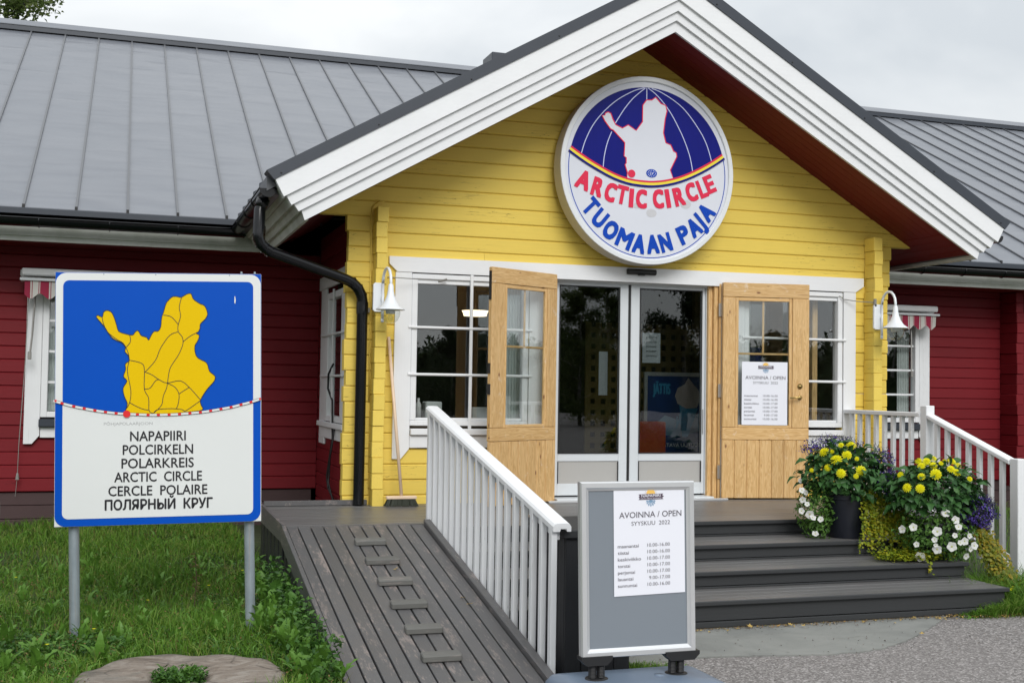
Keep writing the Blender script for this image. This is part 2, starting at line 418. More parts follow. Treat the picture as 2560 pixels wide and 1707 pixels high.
M['autumn_dull'] = leafmat('brown_seed_heads', [(0.12, 0.06, 0.025), (0.20, 0.12, 0.05), (0.16, 0.16, 0.06)], 0.8, 0.1, 9)
M['soil_grit'] = plain('loose_grit', (0.16, 0.14, 0.125), 0.9, var=0.5, sc=30)
M['twig'] = plain('thin_brown_stems', (0.10, 0.07, 0.04), 0.8)

def two_sided_fresnel(t, n):
    """Fresnel that treats the back of a thin pane like its front"""
    g = t.n('NewGeometry'); m = t.n('Math', operation='MULTIPLY_ADD')
    t.l(g.outputs['Backfacing'], m.inputs[0]); m.inputs[1].default_value = 1 / n - n; m.inputs[2].default_value = n
    f = t.n('Fresnel'); t.l(m.outputs[0], f.inputs['IOR']); return f
t = NT('window_glass')
fr = two_sided_fresnel(t, 1.92)
gl = t.n('BsdfGlossy', Roughness=0.0); gl.inputs['Color'].default_value = (0.95, 0.97, 1, 1)
tr = t.n('BsdfTransparent'); tr.inputs['Color'].default_value = (0.93, 0.95, 0.945, 1)
wv = t.noise((1, 1, 1), 1.6, 2, 0.5)
bn = t.bump(wv, 0.02, 0.04)
t.l(bn, gl.inputs['Normal'])
mx = t.n('MixShader'); t.l(fr.outputs[0], mx.inputs[0]); t.l(tr.outputs[0], mx.inputs[1]); t.l(gl.outputs[0], mx.inputs[2])
t.l(mx.outputs[0], t.out.inputs['Surface'])
M['glass'] = t.m
M['door_glass'] = t.m.copy(); M['door_glass'].name = 'tinted_door_glass'
for nd in M['door_glass'].node_tree.nodes:
    if nd.type == 'MATH': nd.inputs[1].default_value = 1 / 1.75 - 1.75; nd.inputs[2].default_value = 1.75
    if nd.type == 'BSDF_TRANSPARENT': nd.inputs['Color'].default_value = (0.62, 0.65, 0.64, 1)
t = NT('lamp_globe_glass')
fr = two_sided_fresnel(t, 1.45)
gl = t.n('BsdfGlossy', Roughness=0.03)
tr = t.n('BsdfTransparent'); tr.inputs['Color'].default_value = (0.88, 0.90, 0.88, 1)
mx = t.n('MixShader'); t.l(fr.outputs[0], mx.inputs[0]); t.l(tr.outputs[0], mx.inputs[1]); t.l(gl.outputs[0], mx.inputs[2])
t.l(mx.outputs[0], t.out.inputs['Surface'])
M['globe'] = t.m
t = NT('lit_ceiling_lamp')
em = t.n('Emission', Strength=2.2); em.inputs['Color'].default_value = (1, 0.80, 0.52, 1)
t.l(em.outputs[0], t.out.inputs['Surface'])
M['lit'] = t.m
t = NT('striped_awning_cloth')
sp = t.n('SeparateXYZ'); t.l(t.co.outputs['Object'], sp.inputs[0])
md = t.n('Math', operation='MULTIPLY'); t.l(sp.outputs[0], md.inputs[0]); md.inputs[1].default_value = 5.6
f = t.n('Math', operation='FRACT'); t.l(md.outputs[0], f.inputs[0])
c = t.ramp(f.outputs[0], [(0.0, (0.30, 0.015, 0.05)), (0.46, (0.30, 0.015, 0.05)), (0.47, (0.55, 0.54, 0.50)), (0.54, (0.55, 0.54, 0.50)), (0.55, (0.30, 0.015, 0.05)), (0.58, (0.30, 0.015, 0.05)), (0.59, (0.55, 0.54, 0.50)), (0.90, (0.55, 0.54, 0.50)), (0.91, (0.30, 0.015, 0.05)), (0.94, (0.30, 0.015, 0.05)), (0.95, (0.55, 0.54, 0.50))])
t.t.nodes[-1].color_ramp.interpolation = 'CONSTANT'
M['awning'] = t.bsdf(c, 0.8)

# ------------------------------------------------------------------ geometry helpers
class G:
    def __init__(s): s.v = []; s.f = []
    def add(s, v, f):
        o = len(s.v)
        s.v += [tuple(p) for p in v]
        s.f += [tuple(i + o for i in q) for q in f]
        return s
    def box(s, x0, x1, y0, y1, z0, z1, b=0.0):
        if x0 > x1: x0, x1 = x1, x0
        if y0 > y1: y0, y1 = y1, y0
        if z0 > z1: z0, z1 = z1, z0
        if b <= 0:
            v = [(x, y, z) for x in (x0, x1) for y in (y0, y1) for z in (z0, z1)]
            return s.add(v, [(0, 1, 3, 2), (4, 6, 7, 5), (0, 4, 5, 1), (2, 3, 7, 6), (0, 2, 6, 4), (1, 5, 7, 3)])
        b = min(b, (x1 - x0) * .45, (y1 - y0) * .45, (z1 - z0) * .45)
        idx = {}; v = []
        for ax in range(3):
            for sx in (0, 1):
                for sy in (0, 1):
                    for sz in (0, 1):
                        p = [(x0, x1)[sx], (y0, y1)[sy], (z0, z1)[sz]]
                        sg = (sx, sy, sz)
                        for k in range(3):
                            if k != ax: p[k] += b if sg[k] == 0 else -b
                        idx[(ax, sx, sy, sz)] = len(v); v.append(tuple(p))
        f = []
        for ax in range(3):
            o = [k for k in range(3) if k != ax]
            for sd in (0, 1):
                q = []
                for a, c in ((0, 0), (1, 0), (1, 1), (0, 1)):
                    g = [0, 0, 0]; g[ax] = sd; g[o[0]] = a; g[o[1]] = c
                    q.append(idx[(ax, *g)])
                f.append(tuple(q))
            # edges parallel to ax
            for a in (0, 1):
                for c in (0, 1):
                    g0 = [0, 0, 0]; g0[o[0]] = a; g0[o[1]] = c; g0[ax] = 0
                    g1 = list(g0); g1[ax] = 1
                    f.append((idx[(o[0], *g0)], idx[(o[0], *g1)], idx[(o[1], *g1)], idx[(o[1], *g0)]))
        for sx in (0, 1):
            for sy in (0, 1):
                for sz in (0, 1):
                    f.append(tuple(idx[(a, sx, sy, sz)] for a in range(3)))
        return s.add(v, f)
    def prism(s, pts, axis, a, b):
        """pts: 2D polygon in the other two axes (xy order), extruded along axis from a to b"""
        n = len(pts)
        def P(p, t):
            return {'x': (t, p[0], p[1]), 'y': (p[0], t, p[1]), 'z': (p[0], p[1], t)}[axis]
        v = [P(p, a) for p in pts] + [P(p, b) for p in pts]
        f = [tuple(range(n)), tuple(range(2 * n - 1, n - 1, -1))]
        f += [(i, (i + 1) % n, (i + 1) % n + n, i + n) for i in range(n)]
        return s.add(v, f)
    def tube(s, path, r, seg=8, cap=True):
        path = [Vector(p) for p in path]
        n = len(path); v = []; f = []
        rr = r if isinstance(r, (list, tuple)) else [r] * n
        prev = None
        for i, p in enumerate(path):
            t = (path[min(i + 1, n - 1)] - path[max(i - 1, 0)]).normalized()
            if prev is None:
                a = t.orthogonal().normalized()
            else:
                a = (prev - t * prev.dot(t)).normalized()
            prev = a
            b = t.cross(a)
            for k in range(seg):
                an = 2 * math.pi * k / seg
                v.append(p + (a * math.cos(an) + b * math.sin(an)) * rr[i])
        for i in range(n - 1):
            for k in range(seg):
                f.append((i * seg + k, i * seg + (k + 1) % seg, (i + 1) * seg + (k + 1) % seg, (i + 1) * seg + k))
        if cap:
            f.append(tuple(range(seg))); f.append(tuple(range(n * seg - 1, (n - 1) * seg - 1, -1)))
        return s.add(v, f)
    def lathe(s, prof, c=(0, 0, 0), seg=24, axis='z'):
        v = []; f = []; n = len(prof)
        for r, h in prof:
            for k in range(seg):
                a = 2 * math.pi * k / seg
                p = (r * math.cos(a), r * math.sin(a), h)
                if axis == 'y': p = (p[0], p[2], p[1])
                v.append((p[0] + c[0], p[1] + c[1], p[2] + c[2]))
        for i in range(n - 1):
            for k in range(seg):
                f.append((i * seg + k, i * seg + (k + 1) % seg, (i + 1) * seg + (k + 1) % seg, (i + 1) * seg + k))
        return s.add(v, f)

def mesh(name, g):
    me = bpy.data.meshes.new(name)
    me.from_pydata(g.v, [], g.f)
    me.validate(clean_customdata=False)
    return me
def fixn(me):
    import bmesh
    bm = bmesh.new(); bm.from_mesh(me)
    bmesh.ops.recalc_face_normals(bm, faces=bm.faces)
    bm.to_mesh(me); bm.free()
def obj(name, g, mat=None, parent=None, loc=(0, 0, 0), rot=(0, 0, 0), smooth=False, label=None, kind=None, world=False, fix=True):
    """links ONE mesh object; world=True keeps world coordinates under a placed parent"""
    me = g if isinstance(g, bpy.types.Mesh) else mesh(name, g)
    if not isinstance(g, bpy.types.Mesh):
        if fix: fixn(me)
        if smooth: me.shade_smooth()
        if mat is not None: me.materials.append(M[mat])
    o = bpy.data.objects.new(name, me)
    COL.objects.link(o)
    o.location = loc; o.rotation_euler = rot
    if parent is not None:
        o.parent = parent
        if world: o.matrix_parent_inverse = WI[parent.name]
    if label: o['label'] = label
    if kind: o['kind'] = kind
    return o
WI = {}
def thing(name, label, cat, loc=(0, 0, 0), rz=0.0, group=None, rot=None):
    o = bpy.data.objects.new(name, None)
    o.empty_display_size = 0.1
    COL.objects.link(o)
    o.location = loc
    o.rotation_euler = rot or (0, 0, rz)
    WI[o.name] = (Matrix.Translation(loc) @ Euler(o.rotation_euler).to_matrix().to_4x4()).inverted()
    o['label'] = label; o['category'] = cat
    if group: o['group'] = group
    return o
def tag(o, label=None, cat=None, group=None, kind=None):
    if label: o['label'] = label
    if cat: o['category'] = cat
    if group: o['group'] = group
    if kind: o['kind'] = kind
    return o
def smooth_by_angle(me, ang=40):
    me.shade_smooth()
    try: me.set_sharp_from_angle(angle=R(ang))
    except Exception: pass
def fillpoly(pts, y, flip=False):
    """triangulated planar polygon in XZ at depth y"""
    from mathutils.geometry import tessellate_polygon
    tr = tessellate_polygon([[Vector((p[0], p[1], 0)) for p in pts]])
    g = G(); g.add([(p[0], y, p[1]) for p in pts], [tuple(t) for t in tr]); return g
def ribbon(pts, w, y, closed=False):
    """flat line of width w along a polyline in XZ"""
    g = G(); n = len(pts); L = []; Rr = []
    for i in range(n):
        a = Vector(pts[(i - 1) % n] if closed or i > 0 else pts[i]); b = Vector(pts[(i + 1) % n] if closed or i < n - 1 else pts[i])
        d = (b - a); d = d.normalized() if d.length > 1e-9 else Vector((1, 0))
        nn = Vector((-d.y, d.x)) * w / 2; p = Vector(pts[i])
        L.append(p + nn); Rr.append(p - nn)
    v = [(p.x, y, p.y) for p in L] + [(p.x, y, p.y) for p in Rr]
    m = n if closed else n - 1
    return g.add(v, [(i, (i + 1) % n, (i + 1) % n + n, i + n) for i in range(m)])
def smoothline(pts, k=4, closed=False):
    """Catmull-Rom through points"""
    out = []; n = len(pts)
    rng = range(n) if closed else range(n - 1)
    for i in rng:
        g = lambda j: np.array(pts[j % n] if closed else pts[min(max(j, 0), n - 1)])
        p0, p1, p2, p3 = g(i - 1), g(i), g(i + 1), g(i + 2)
        for q in range(k):
            t = q / k
            out.append(tuple(.5 * ((2 * p1) + (-p0 + p2) * t + (2 * p0 - 5 * p1 + 4 * p2 - p3) * t * t + (-p0 + 3 * p1 - 3 * p2 + p3) * t ** 3)))
    if not closed: out.append(tuple(pts[-1]))
    return out
_tc = {}
def text_mesh(s, bold=0.0, size=1.0):
    """lettering outline as mesh data in XZ, baseline z=0; returns verts, faces, bbox"""
    key = (s, bold)
    if key in _tc: return _tc[key]
    cu = bpy.data.curves.new('lettering', 'FONT')
    cu.body = s; cu.size = 1.0; cu.offset = bold; cu.resolution_u = 3
    o = bpy.data.objects.new('lettering_tmp', cu); COL.objects.link(o)
    dg = bpy.context.evaluated_depsgraph_get()
    me = o.evaluated_get(dg).to_mesh()
    v = [(p.co.x, 0.0, p.co.y) for p in me.vertices]; f = [tuple(p.vertices) for p in me.polygons]
    o.evaluated_get(dg).to_mesh_clear()
    bpy.data.objects.remove(o); bpy.data.curves.remove(cu)
    xs = [p[0] for p in v]; zs = [p[2] for p in v]
    _tc[key] = (v, f, (min(xs), max(xs), min(zs), max(zs)))
    return _tc[key]
def text_to(g, s, x0, x1, zb, cap, y, bold=0.0, centre=None, xs=None):
    if bold > 0:
        b_ = bold * cap; r_ = None
        for k_, (dx_, dz_) in enumerate(((-b_, 0), (b_, 0), (0, b_), (0, -b_))):
            r_ = text_to(g, s, x0 + b_ + dx_, None if x1 is None else x1 - b_ + dx_, zb + dz_, cap, y - .00012 * k_, 0.0, centre, xs)
        return r_
    """fit text between x0 and x1, baseline zb, capital height cap"""
    v, f, bb = text_mesh(s, bold)
    capz = text_mesh('H', bold)[2][3]
    kz = cap / capz
    if x1 is None: kx = kz * (xs or 1.0); x1 = x0 + (bb[1] - bb[0]) * kx
    else: kx = (x1 - x0) / (bb[1] - bb[0])
    g.add([(x0 + (p[0] - bb[0]) * kx, y, zb + p[2] * kz) for p in v], f)
    return x1
def rrect(x0, x1, z0, z1, r, n=6, corners=(1, 1, 1, 1)):
    """rounded rectangle; corners = bl, br, tr, tl"""
    out = []
    for (cx, cz, a0, on) in ((x0 + r, z0 + r, 180, corners[0]), (x1 - r, z0 + r, 270, corners[1]), (x1 - r, z1 - r, 0, corners[2]), (x0 + r, z1 - r, 90, corners[3])):
        if on:
            for k in range(n + 1):
                a = R(a0 + 90 * k / n); out.append((cx + r * math.cos(a), cz + r * math.sin(a)))
        else:
            out.append((x0 if a0 in (180, 90) else x1, z0 if a0 in (180, 270) else z1))
    return out

# ================================================================== GROUND
def build_ground():
    # soil / lawn base: one sheet to the horizon with gentle relief near the shop
    n = 70
    xs = np.concatenate([[-400, -120, -40, -14], np.linspace(-6, 16, n), [22, 50, 140, 400]])
    ys = np.concatenate([[-400, -120, -50, -24], np.linspace(-14, 6, n), [12, 30, 120, 400]])
    g = G(); v = []
    for y in ys:
        for x in xs:
            z = lawn_z(x, y)
            v.append((x, y, z))
    w = len(xs)
    f = [(j * w + i, j * w + i + 1, (j + 1) * w + i + 1, (j + 1) * w + i) for j in range(len(ys) - 1) for i in range(w - 1)]
    g.add(v, f)
    o = obj('ground', g, 'soil', kind='structure', smooth=True)
    # asphalt forecourt
    edge = [(2.9, -3.95), (3.3, -3.80), (4.13, -3.94), (4.7, -3.80), (5.16, -3.50), (5.67, -3.14), (6.0, -3.16), (6.5, -3.2), (7.4, -3.0), (9, -2.8), (14, -2.2), (60, 0)]
    pts = smoothline(edge, 5)
    poly = [(-1.2, -60)] + [(-1.2, -5.6), (0.2, -5.2), (1.6, -4.9), (2.3, -4.5)] + pts + [(60, -60)]
    from mathutils.geometry import tessellate_polygon
    tr = tessellate_polygon([[Vector((p[0], p[1], 0)) for p in poly]])
    g = G(); g.add([(p[0], p[1], -.556) for p in poly], [tuple(t) for t in tr])
    obj('asphalt', g, 'asphalt', kind='structure')
    # concrete apron before the steps
    ap = [(2.40, -2.9), (2.40, -4.02), (3.3, -3.84), (3.75, -3.90)] + smoothline([(4.13, -3.97), (4.5, -3.93), (4.85, -3.76), (5.16, -3.53), (5.45, -3.31), (5.67, -3.12), (5.9, -2.98)], 4) + [(6.1, -2.8)]
    dense = []
    for a, b in zip(ap, ap[1:] + ap[:1]):
        m = max(1, int(math.hypot(b[0] - a[0], b[1] - a[1]) / .04))
        for q in range(m): dense.append((a[0] + (b[0] - a[0]) * q / m + random.uniform(-.007, .007), a[1] + (b[1] - a[1]) * q / m + random.uniform(-.010, .010)))
    ap = dense
    tr = tessellate_polygon([[Vector((p[0], p[1], 0)) for p in ap]])
    g = G(); n = len(ap)
    g.add([(p[0], p[1], -.548) for p in ap] + [(p[0], p[1], -.60) for p in ap], [tuple(t) for t in tr] + [(i, (i + 1) % n, (i + 1) % n + n, i + n) for i in range(n)])
    obj('concrete_apron', g, 'concrete', kind='structure')
def lawn_z(x, y):
    z = -.47 + .03 * math.sin(x * 1.3 + y * .7) + .02 * math.sin(x * 2.9 - y * 1.9)
    # dip under the asphalt forecourt
    if x > 1.1:
        e = -3.35 if x > 5.2 else -2.2
        t = min(1, max(0, (e - y) / .5 + .15))
        z = z * (1 - t) + (-.63) * t
        if 2.2 < x < 6.3 and y < 0: z = -.63
        if x > 6.3 and y > -3: z = max(z, -.50)
    else:
        t = min(1, max(0, (-4.4 - y) / .6))
        z = z * (1 - t) + (-.64) * t
    if abs(x) > 20 or y < -20: z = -.66
    if y > 5: z = -.5
    return z
build_ground()

# ================================================================== SHOP BUILDING
XC = 4.645
shop = thing('shop_building', 'red and yellow log shop with white trimmed gable and grey seamed metal roof', 'building', (4.645, 1.5, -0.5))
def P(name, g, mat, parent=None, **kw):
    return obj(name, g, mat, parent or shop, world=(parent is None), **kw)

def log_x(x0, x1, z0, z1, y, t=.10, mat='yellow', xa=None, xb=None, name='log'):
    """log lying along X: front face at y, chamfered edges; xa/xb = ends at the top edge (gable slope)"""
    c = .009
    prof = [(y + c, z0), (y, z0 + c), (y, z1 - c), (y + c, z1), (y + t, z1), (y + t, z0)]
    if xa is None: xa = x0
    if xb is None: xb = x1
    g = G(); v = []
    for side in (0, 1):
        for (yy, zz) in prof:
            f = (zz - z0) / (z1 - z0)
            x = (x0 + (xa - x0) * f) if side == 0 else (x1 + (xb - x1) * f)
            v.append((x, yy, zz))
    n = 6
    g.add(v, [tuple(range(n)), tuple(range(2 * n - 1, n - 1, -1))] + [(i, (i + 1) % n, (i + 1) % n + n, i + n) for i in range(n)])
    return P(name, g, mat)
def log_y(y0, y1, z0, z1, x, t=.10, mat='red_y', side=-1, name='log'):
    """log lying along Y with its outer face at x (side -1 = faces -X)"""
    c = .009; s = -side
    prof = [(x + s * c, z0), (x, z0 + c), (x, z1 - c), (x + s * c, z1), (x + s * t, z1), (x + s * t, z0)]
    g = G(); g.prism(prof, 'y', y0, y1)
    return P(name, g, mat)

PIT = .1365
Z0 = .076
def sof(x): return 4.29 - .577 * abs(x - XC)       # underside of the porch roof
GAP = .0012
# --- yellow front wall
def yellow_wall():
    for k in range(-1, 33):
        za, zb = Z0 + PIT * k, Z0 + PIT * (k + 1)
        if k == -1: za = -.03
        j = random.uniform(-.0035, .0035)
        y = j
        if za < .52:
            if k < 1 or zb < .60:
                segs = [(1.845, 3.70), (5.49, 7.405)]
            else: segs = [(1.845, 2.50), (3.45, 3.70), (5.49, 5.80), (6.80, 7.405)]
        elif za < 2.08:
            segs = [(1.845, 2.42), (3.50, 3.70), (5.49, 5.80), (6.87, 7.405)]
        else:
            segs = None
        if segs:
            for a, b in segs:
                e1 = random.uniform(-.012, .012) if a < 2 else 0
                e2 = random.uniform(-.008, .008) if b > 7.3 else 0
                log_x(a + e1, b + e2, za + GAP, zb - GAP, y + (random.uniform(-.003, .003)), .10)
        else:
            hw0 = (4.30 - za) / .577; hw1 = (4.30 - zb) / .577
            if hw1 <= 0: hw1 = .01
            lim = 2.80 if zb < 2.60 else 9
            e = random.uniform(-.012, .012)
            x0, xa = max(XC - hw0, XC - lim + e), max(XC - hw1, XC - lim + e)
            x1, xb = min(XC + hw0, XC + lim - e), min(XC + hw1, XC + lim - e)
            if za > 4.25: break
            # long logs are jointed somewhere
            if k in (15, 18, 21, 24) and hw0 > 1.5:
                jx = XC + random.uniform(-1.6, 1.6)
                log_x(x0, jx - .001, za + GAP, zb - GAP, y, .10, xa=xa, xb=jx - .001)
                log_x(jx + .001, x1, za + GAP, zb - GAP, y + random.uniform(-.002, .002), .10, xa=jx + .001, xb=xb)
            else:
                log_x(x0, x1, za + GAP, zb - GAP, y, .10, xa=xa, xb=xb)
yellow_wall()
# --- cross log ends (both sides of the porch front)
for (xa, xb) in ((2.068, 2.168), (7.128, 7.226)):
    for k in range(0, 19):
        za, zb = Z0 + PIT * (k - .5), Z0 + PIT * (k + .5)
        if k == 0: za = -.028
        dx, dy = random.uniform(-.006, .006), random.uniform(-.007, .007)
        g = G(); g.box(xa + dx, xb + dx, -.172 + dy, -.004, za + GAP, zb - GAP, .0045)
        P('log_end', g, 'yellow_y')
# --- side walls of the porch (red outside)
for k in range(-3, 19):
    za, zb = Z0 + PIT * k, Z0 + PIT * (k + 1)
    if zb < -.2: continue
    if .45 < za < 2.05:
        log_y(2.36, 2.95, za + GAP, zb - GAP, 2.074); log_y(.103, 1.18, za + GAP, zb - GAP, 2.074)
    else:
        log_y(.103, 2.95, za + GAP, zb - GAP, 2.074)
    log_y(.103, 2.95, za + GAP, zb - GAP, 7.216, side=1)
# --- main building front walls
YM = 2.95
PR = .1365
def main_wall(xa, xb, cuts):
    for k in range(0, 19):
        za, zb = -.115 + PR * k, -.115 + PR * (k + 1)
        segs = [(xa, xb)]
        for (c0, c1, cz0, cz1) in cuts:
            if zb > cz0 + .02 and za < cz1 - .02:
                ns = []
                for a, b in segs:
                    if c0 > a and c1 < b: ns += [(a, c0), (c1, b)]
                    else: ns.append((a, b))
                segs = ns
        for a, b in segs:
            log_x(a, b, za + GAP, zb - GAP, YM + random.uniform(-.003, .003), .10, 'red')
main_wall(-6.0, 2.07, [(-.80, .42, .62, 2.0)])
main_wall(7.22, 11.33, [(8.70, 9.94, .62, 2.0)])
main_wall(11.455, 19.0, [])
for k in range(0, 19):
    za, zb = -.115 + PR * (k - .5), -.115 + PR * (k + .5)
    g = G(); g.box(11.335 + random.uniform(-.006, .006), 11.45, 2.63 + random.uniform(-.012, .012), YM + .02, za + GAP, zb - GAP, .006)
    P('log_end', g, 'red_y')
# plinth boards under the red walls
for (a, b) in ((-6.0, 2.03), (7.26, 19.0)):
    for i, (z0, z1) in enumerate(((-.255, -.122), (-.395, -.259), (-.62, -.399))):
        g = G(); g.box(a, b, YM + .03, YM + .10, z0, z1, .006); P('plinth_board', g, 'plinth')
g = G(); g.box(2.10, 2.22, .05, 2.9, -.62, -.20); P('plinth', g, 'concrete')
g = G(); g.box(7.08, 7.20, .05, 2.9, -.62, -.20); P('plinth', g, 'concrete')
g = G(); g.box(2.2, 7.1, .12, .2, -.62, -.04); P('plinth', g, 'concrete')

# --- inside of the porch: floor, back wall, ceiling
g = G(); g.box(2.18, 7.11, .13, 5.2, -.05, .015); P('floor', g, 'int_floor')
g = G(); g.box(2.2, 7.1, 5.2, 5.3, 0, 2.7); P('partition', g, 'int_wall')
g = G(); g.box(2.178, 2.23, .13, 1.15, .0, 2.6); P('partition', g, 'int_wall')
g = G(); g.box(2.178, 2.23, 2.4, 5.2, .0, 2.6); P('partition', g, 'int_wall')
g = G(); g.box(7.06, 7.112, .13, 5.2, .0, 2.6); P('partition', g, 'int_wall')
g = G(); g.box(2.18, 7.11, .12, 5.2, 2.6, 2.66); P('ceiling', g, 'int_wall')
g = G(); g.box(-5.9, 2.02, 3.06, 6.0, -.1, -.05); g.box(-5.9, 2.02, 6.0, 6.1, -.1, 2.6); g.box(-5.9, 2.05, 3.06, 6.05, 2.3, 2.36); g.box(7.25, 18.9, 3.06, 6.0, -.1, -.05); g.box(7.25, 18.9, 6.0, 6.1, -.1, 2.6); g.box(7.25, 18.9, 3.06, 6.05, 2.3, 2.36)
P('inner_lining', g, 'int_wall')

# --- white band and casings on the yellow wall
BY = -.028
g = G(); g.prism([(2.218, 2.120), (2.290, 2.052), (7.010, 2.052), (7.103, 2.112), (7.103, 2.194), (2.215, 2.186)], 'y', BY - .004, 0.012); P('lintel_board', g, 'white')
def casing(pts, y0=BY, mat='white_z'):
    g = G(); g.prism(pts, 'y', y0, .010); return P('casing', g, mat)
casing([(2.272, .398), (2.350, .398), (2.424, .487), (2.424, 2.048), (2.276, 2.048)])
casing([(6.874, .487), (6.945, .398), (7.013, .398), (7.013, 2.048), (6.874, 2.048)])
casing([(3.535, .487), (3.700, .487), (3.700, 2.048), (3.535, 2.048)])
casing([(5.600, .487), (5.75, .487), (5.75, 2.048), (5.600, 2.048)])
def window_front(x0, x1):
    w = P('window', (lambda g: (g.box(x0, x1, -.02, .07, 1.995, 2.043, .006), g.box(x0, x1, -.02, .07, .69, .735, .006), g.box(x0, x0 + .055, -.02, .07, .735, 1.995, .006), g.box(x1 - .055, x1, -.02, .07, .735, 1.995, .006), g)[-1])(G()), 'white_z')
    obj('frame', (lambda g: (g.box(x0 + .02, x1 - .02, .0, .05, 1.955, 1.994, .004), g.box(x0 + .055, x1 - .055, .0, .05, .736, .760, .004), g)[-1])(G()), 'white', w)
    g = G(); g.box(x0 + .05, x1 - .05, .030, .034, .74, 1.97); obj('pane', g, 'glass', w)
    xm = (x0 + x1) / 2
    g = G(); g.box(xm - .014, xm + .014, -.035, -.012, .665, 2.05, .004); obj('muntin', g, 'white_z', w)
    for z in (1.564, 1.146):
        g = G(); g.tube([(x0 - .028, -.030, z), (x1 + .03, -.030, z)], .0125, 8); obj('muntin', g, 'white', w)
    g = G(); g.box(x0 + .003, x1 - .003, -.06, .02, .608, .664, .006); P('window_sill', g, 'white')
    g = G(); g.box(x0, x1, BY, .010, .494, .604, .004); P('apron_board', g, 'white')
window_front(2.427, 3.530)
window_front(5.755, 6.868)

# --- windows on the red wall
def window_red(x0, x1, xt, right=False):
    """x0..x1 outer frame; white frame, casings, four rows of panes"""
    w = P('window', (lambda g: (g.box(x0, x0 + .065, YM - .05, YM + .05, .655, 2.0, .006), g.box(x1 - .065, x1, YM - .05, YM + .05, .655, 2.0, .006), g.box(x0, x1, YM - .045, YM + .05, 1.94, 2.0, .006), g.box(x0, x1, YM - .045, YM + .05, .655, .715, .006), g)[-1])(G()), 'white_z')
    g = G(); g.box(x0 + .05, x1 - .05, YM + .01, YM + .014, .70, 1.95); obj('pane', g, 'glass', w)
    for z in (1.660, 1.340, 1.020):
        g = G(); g.box(x0 + .06, x1 - .06, YM - .012, YM + .008, z - .013, z + .013, .003); obj('muntin', g, 'white', w)
    xm = (x0 + x1) / 2
    g = G(); g.box(xm - .03, xm + .03, YM - .03, YM + .007, .715, 1.94, .003); obj('mullion', g, 'white_z', w)
    g = G(); g.box(x0 - .01, x1 + .01, YM - .09, YM + .02, .560, .640, .005); P('window_sill', g, 'cap')
    g = G(); g.box(x0 + .003, x1 - .003, YM - .035, YM - .005, .445, .556, .004); P('apron_board', g, 'white')
    for (a, b, sgn) in ((x0 - .155, x0 - .003, 1), (x1 + .003, x1 + .160, -1)):
        lo = .382
        pts = [(a, lo), (b - .07, lo), (b, lo + .085), (b, 2.05), (a, 2.05)] if sgn > 0 else [(a, lo + .085), (a + .07, lo), (b, lo), (b, 2.05), (a, 2.05)]
        g = G(); g.prism(pts, 'y', YM - .045, YM - .004); P('casing', g, 'white_z')
    g = G(); g.prism([(x0 - .17, 2.052), (x1 + .17, 2.052), (x1 + .23, 2.12), (x1 + .23, 2.175), (x0 - .23, 2.175), (x0 - .23, 2.12)], 'y', YM - .055, YM - .004); P('lintel_board', g, 'white')
    g = G()
    for q in range(12):
        xx = x0 + .07 + q * .014; g.tube([(xx, YM + .10 + .012 * (q % 2), .72), (xx, YM + .10 + .012 * (q % 2), 1.95)], .009, 6)
    for q in range(12):
        xx = x1 - .07 - q * .014; g.tube([(xx, YM + .10 + .012 * (q % 2), .72), (xx, YM + .10 + .012 * (q % 2), 1.95)], .009, 6)
    P('curtain', g, 'curtain')
window_red(-.80, .42, 0)
window_red(8.70, 9.995, 0)

# --- small window in the red side wall of the porch
def window_side():
    x = 2.074
    w = P('window', (lambda g: (g.box(x - .03, x + .05, 2.16, 2.335, .66, 2.0, .006), g.box(x - .03, x + .05, 1.20, 1.375, .66, 2.0, .006), g.box(x - .028, x + .05, 1.375, 2.16, 1.93, 2.0, .006), g.box(x - .028, x + .05, 1.375, 2.16, .66, .72, .006), g)[-1])(G()), 'white_z')
    g = G(); g.box(x + .01, x + .014, 1.37, 2.17, .70, 1.95); obj('pane', g, 'glass', w)
    g = G(); g.box(x - .05, x - .032, 1.745, 1.790, .655, 2.02, .004); obj('muntin', g, 'white_z', w)
    for z in (1.556, 1.130):
        g = G(); g.tube([(x - .045, 1.18, z), (x - .045, 2.48, z)], .012, 8); obj('muntin', g, 'white', w)
    g = G(); g.box(x - .06, x - .002, 1.08, 2.62, .60, .652, .005); P('window_sill', g, 'white')
    g = G(); g.box(x - .028, x - .002, 1.10, 2.60, .48, .596, .004); P('apron_board', g, 'white')
    for a, b in ((2.34, 2.655), (.98, 1.195)):
        g = G(); g.box(x - .026, x - .002, a, b, .41 if a > 2 else .41, 2.06, .004); P('casing', g, 'white_z')
    g = G(); g.box(x - .036, x - .002, .94, 2.74, 2.062, 2.20, .004); P('lintel_board', g, 'white')
window_side()

# --- entrance: pine jambs, aluminium sliding doors
g = G(); g.box(3.702, 3.80, -.035, .16, .0, 2.06, .004); P('door_jamb', g, 'pine')
for (a, b, y) in ((5.385, 5.428, .02), (5.430, 5.470, -.012), (5.472, 5.498, -.035)):
    g = G(); g.box(a, b, y, .16, .0, 2.075, .004); P('door_jamb', g, 'pine')
g = G(); g.box(3.74, 5.50, -.030, .16, 2.077, 2.105, .004); P('door_head', g, 'pine_x')
g = G(); g.box(5.500, 5.520, -.045, .0, .0, 2.09, .003); P('hinge_strip', g, 'alu')
g = G(); g.box(3.80, 5.385, .04, .17, 2.035, 2.074, .004); P('door_head', g, 'alu')
g = G(); g.box(3.80, 5.40, -.10, .20, .0, .030, .004); P('threshold', g, 'alu')
g = G(); g.box(3.70, 5.52, -.16, -.105, -.0, .018, .003); P('threshold', g, 'silver')
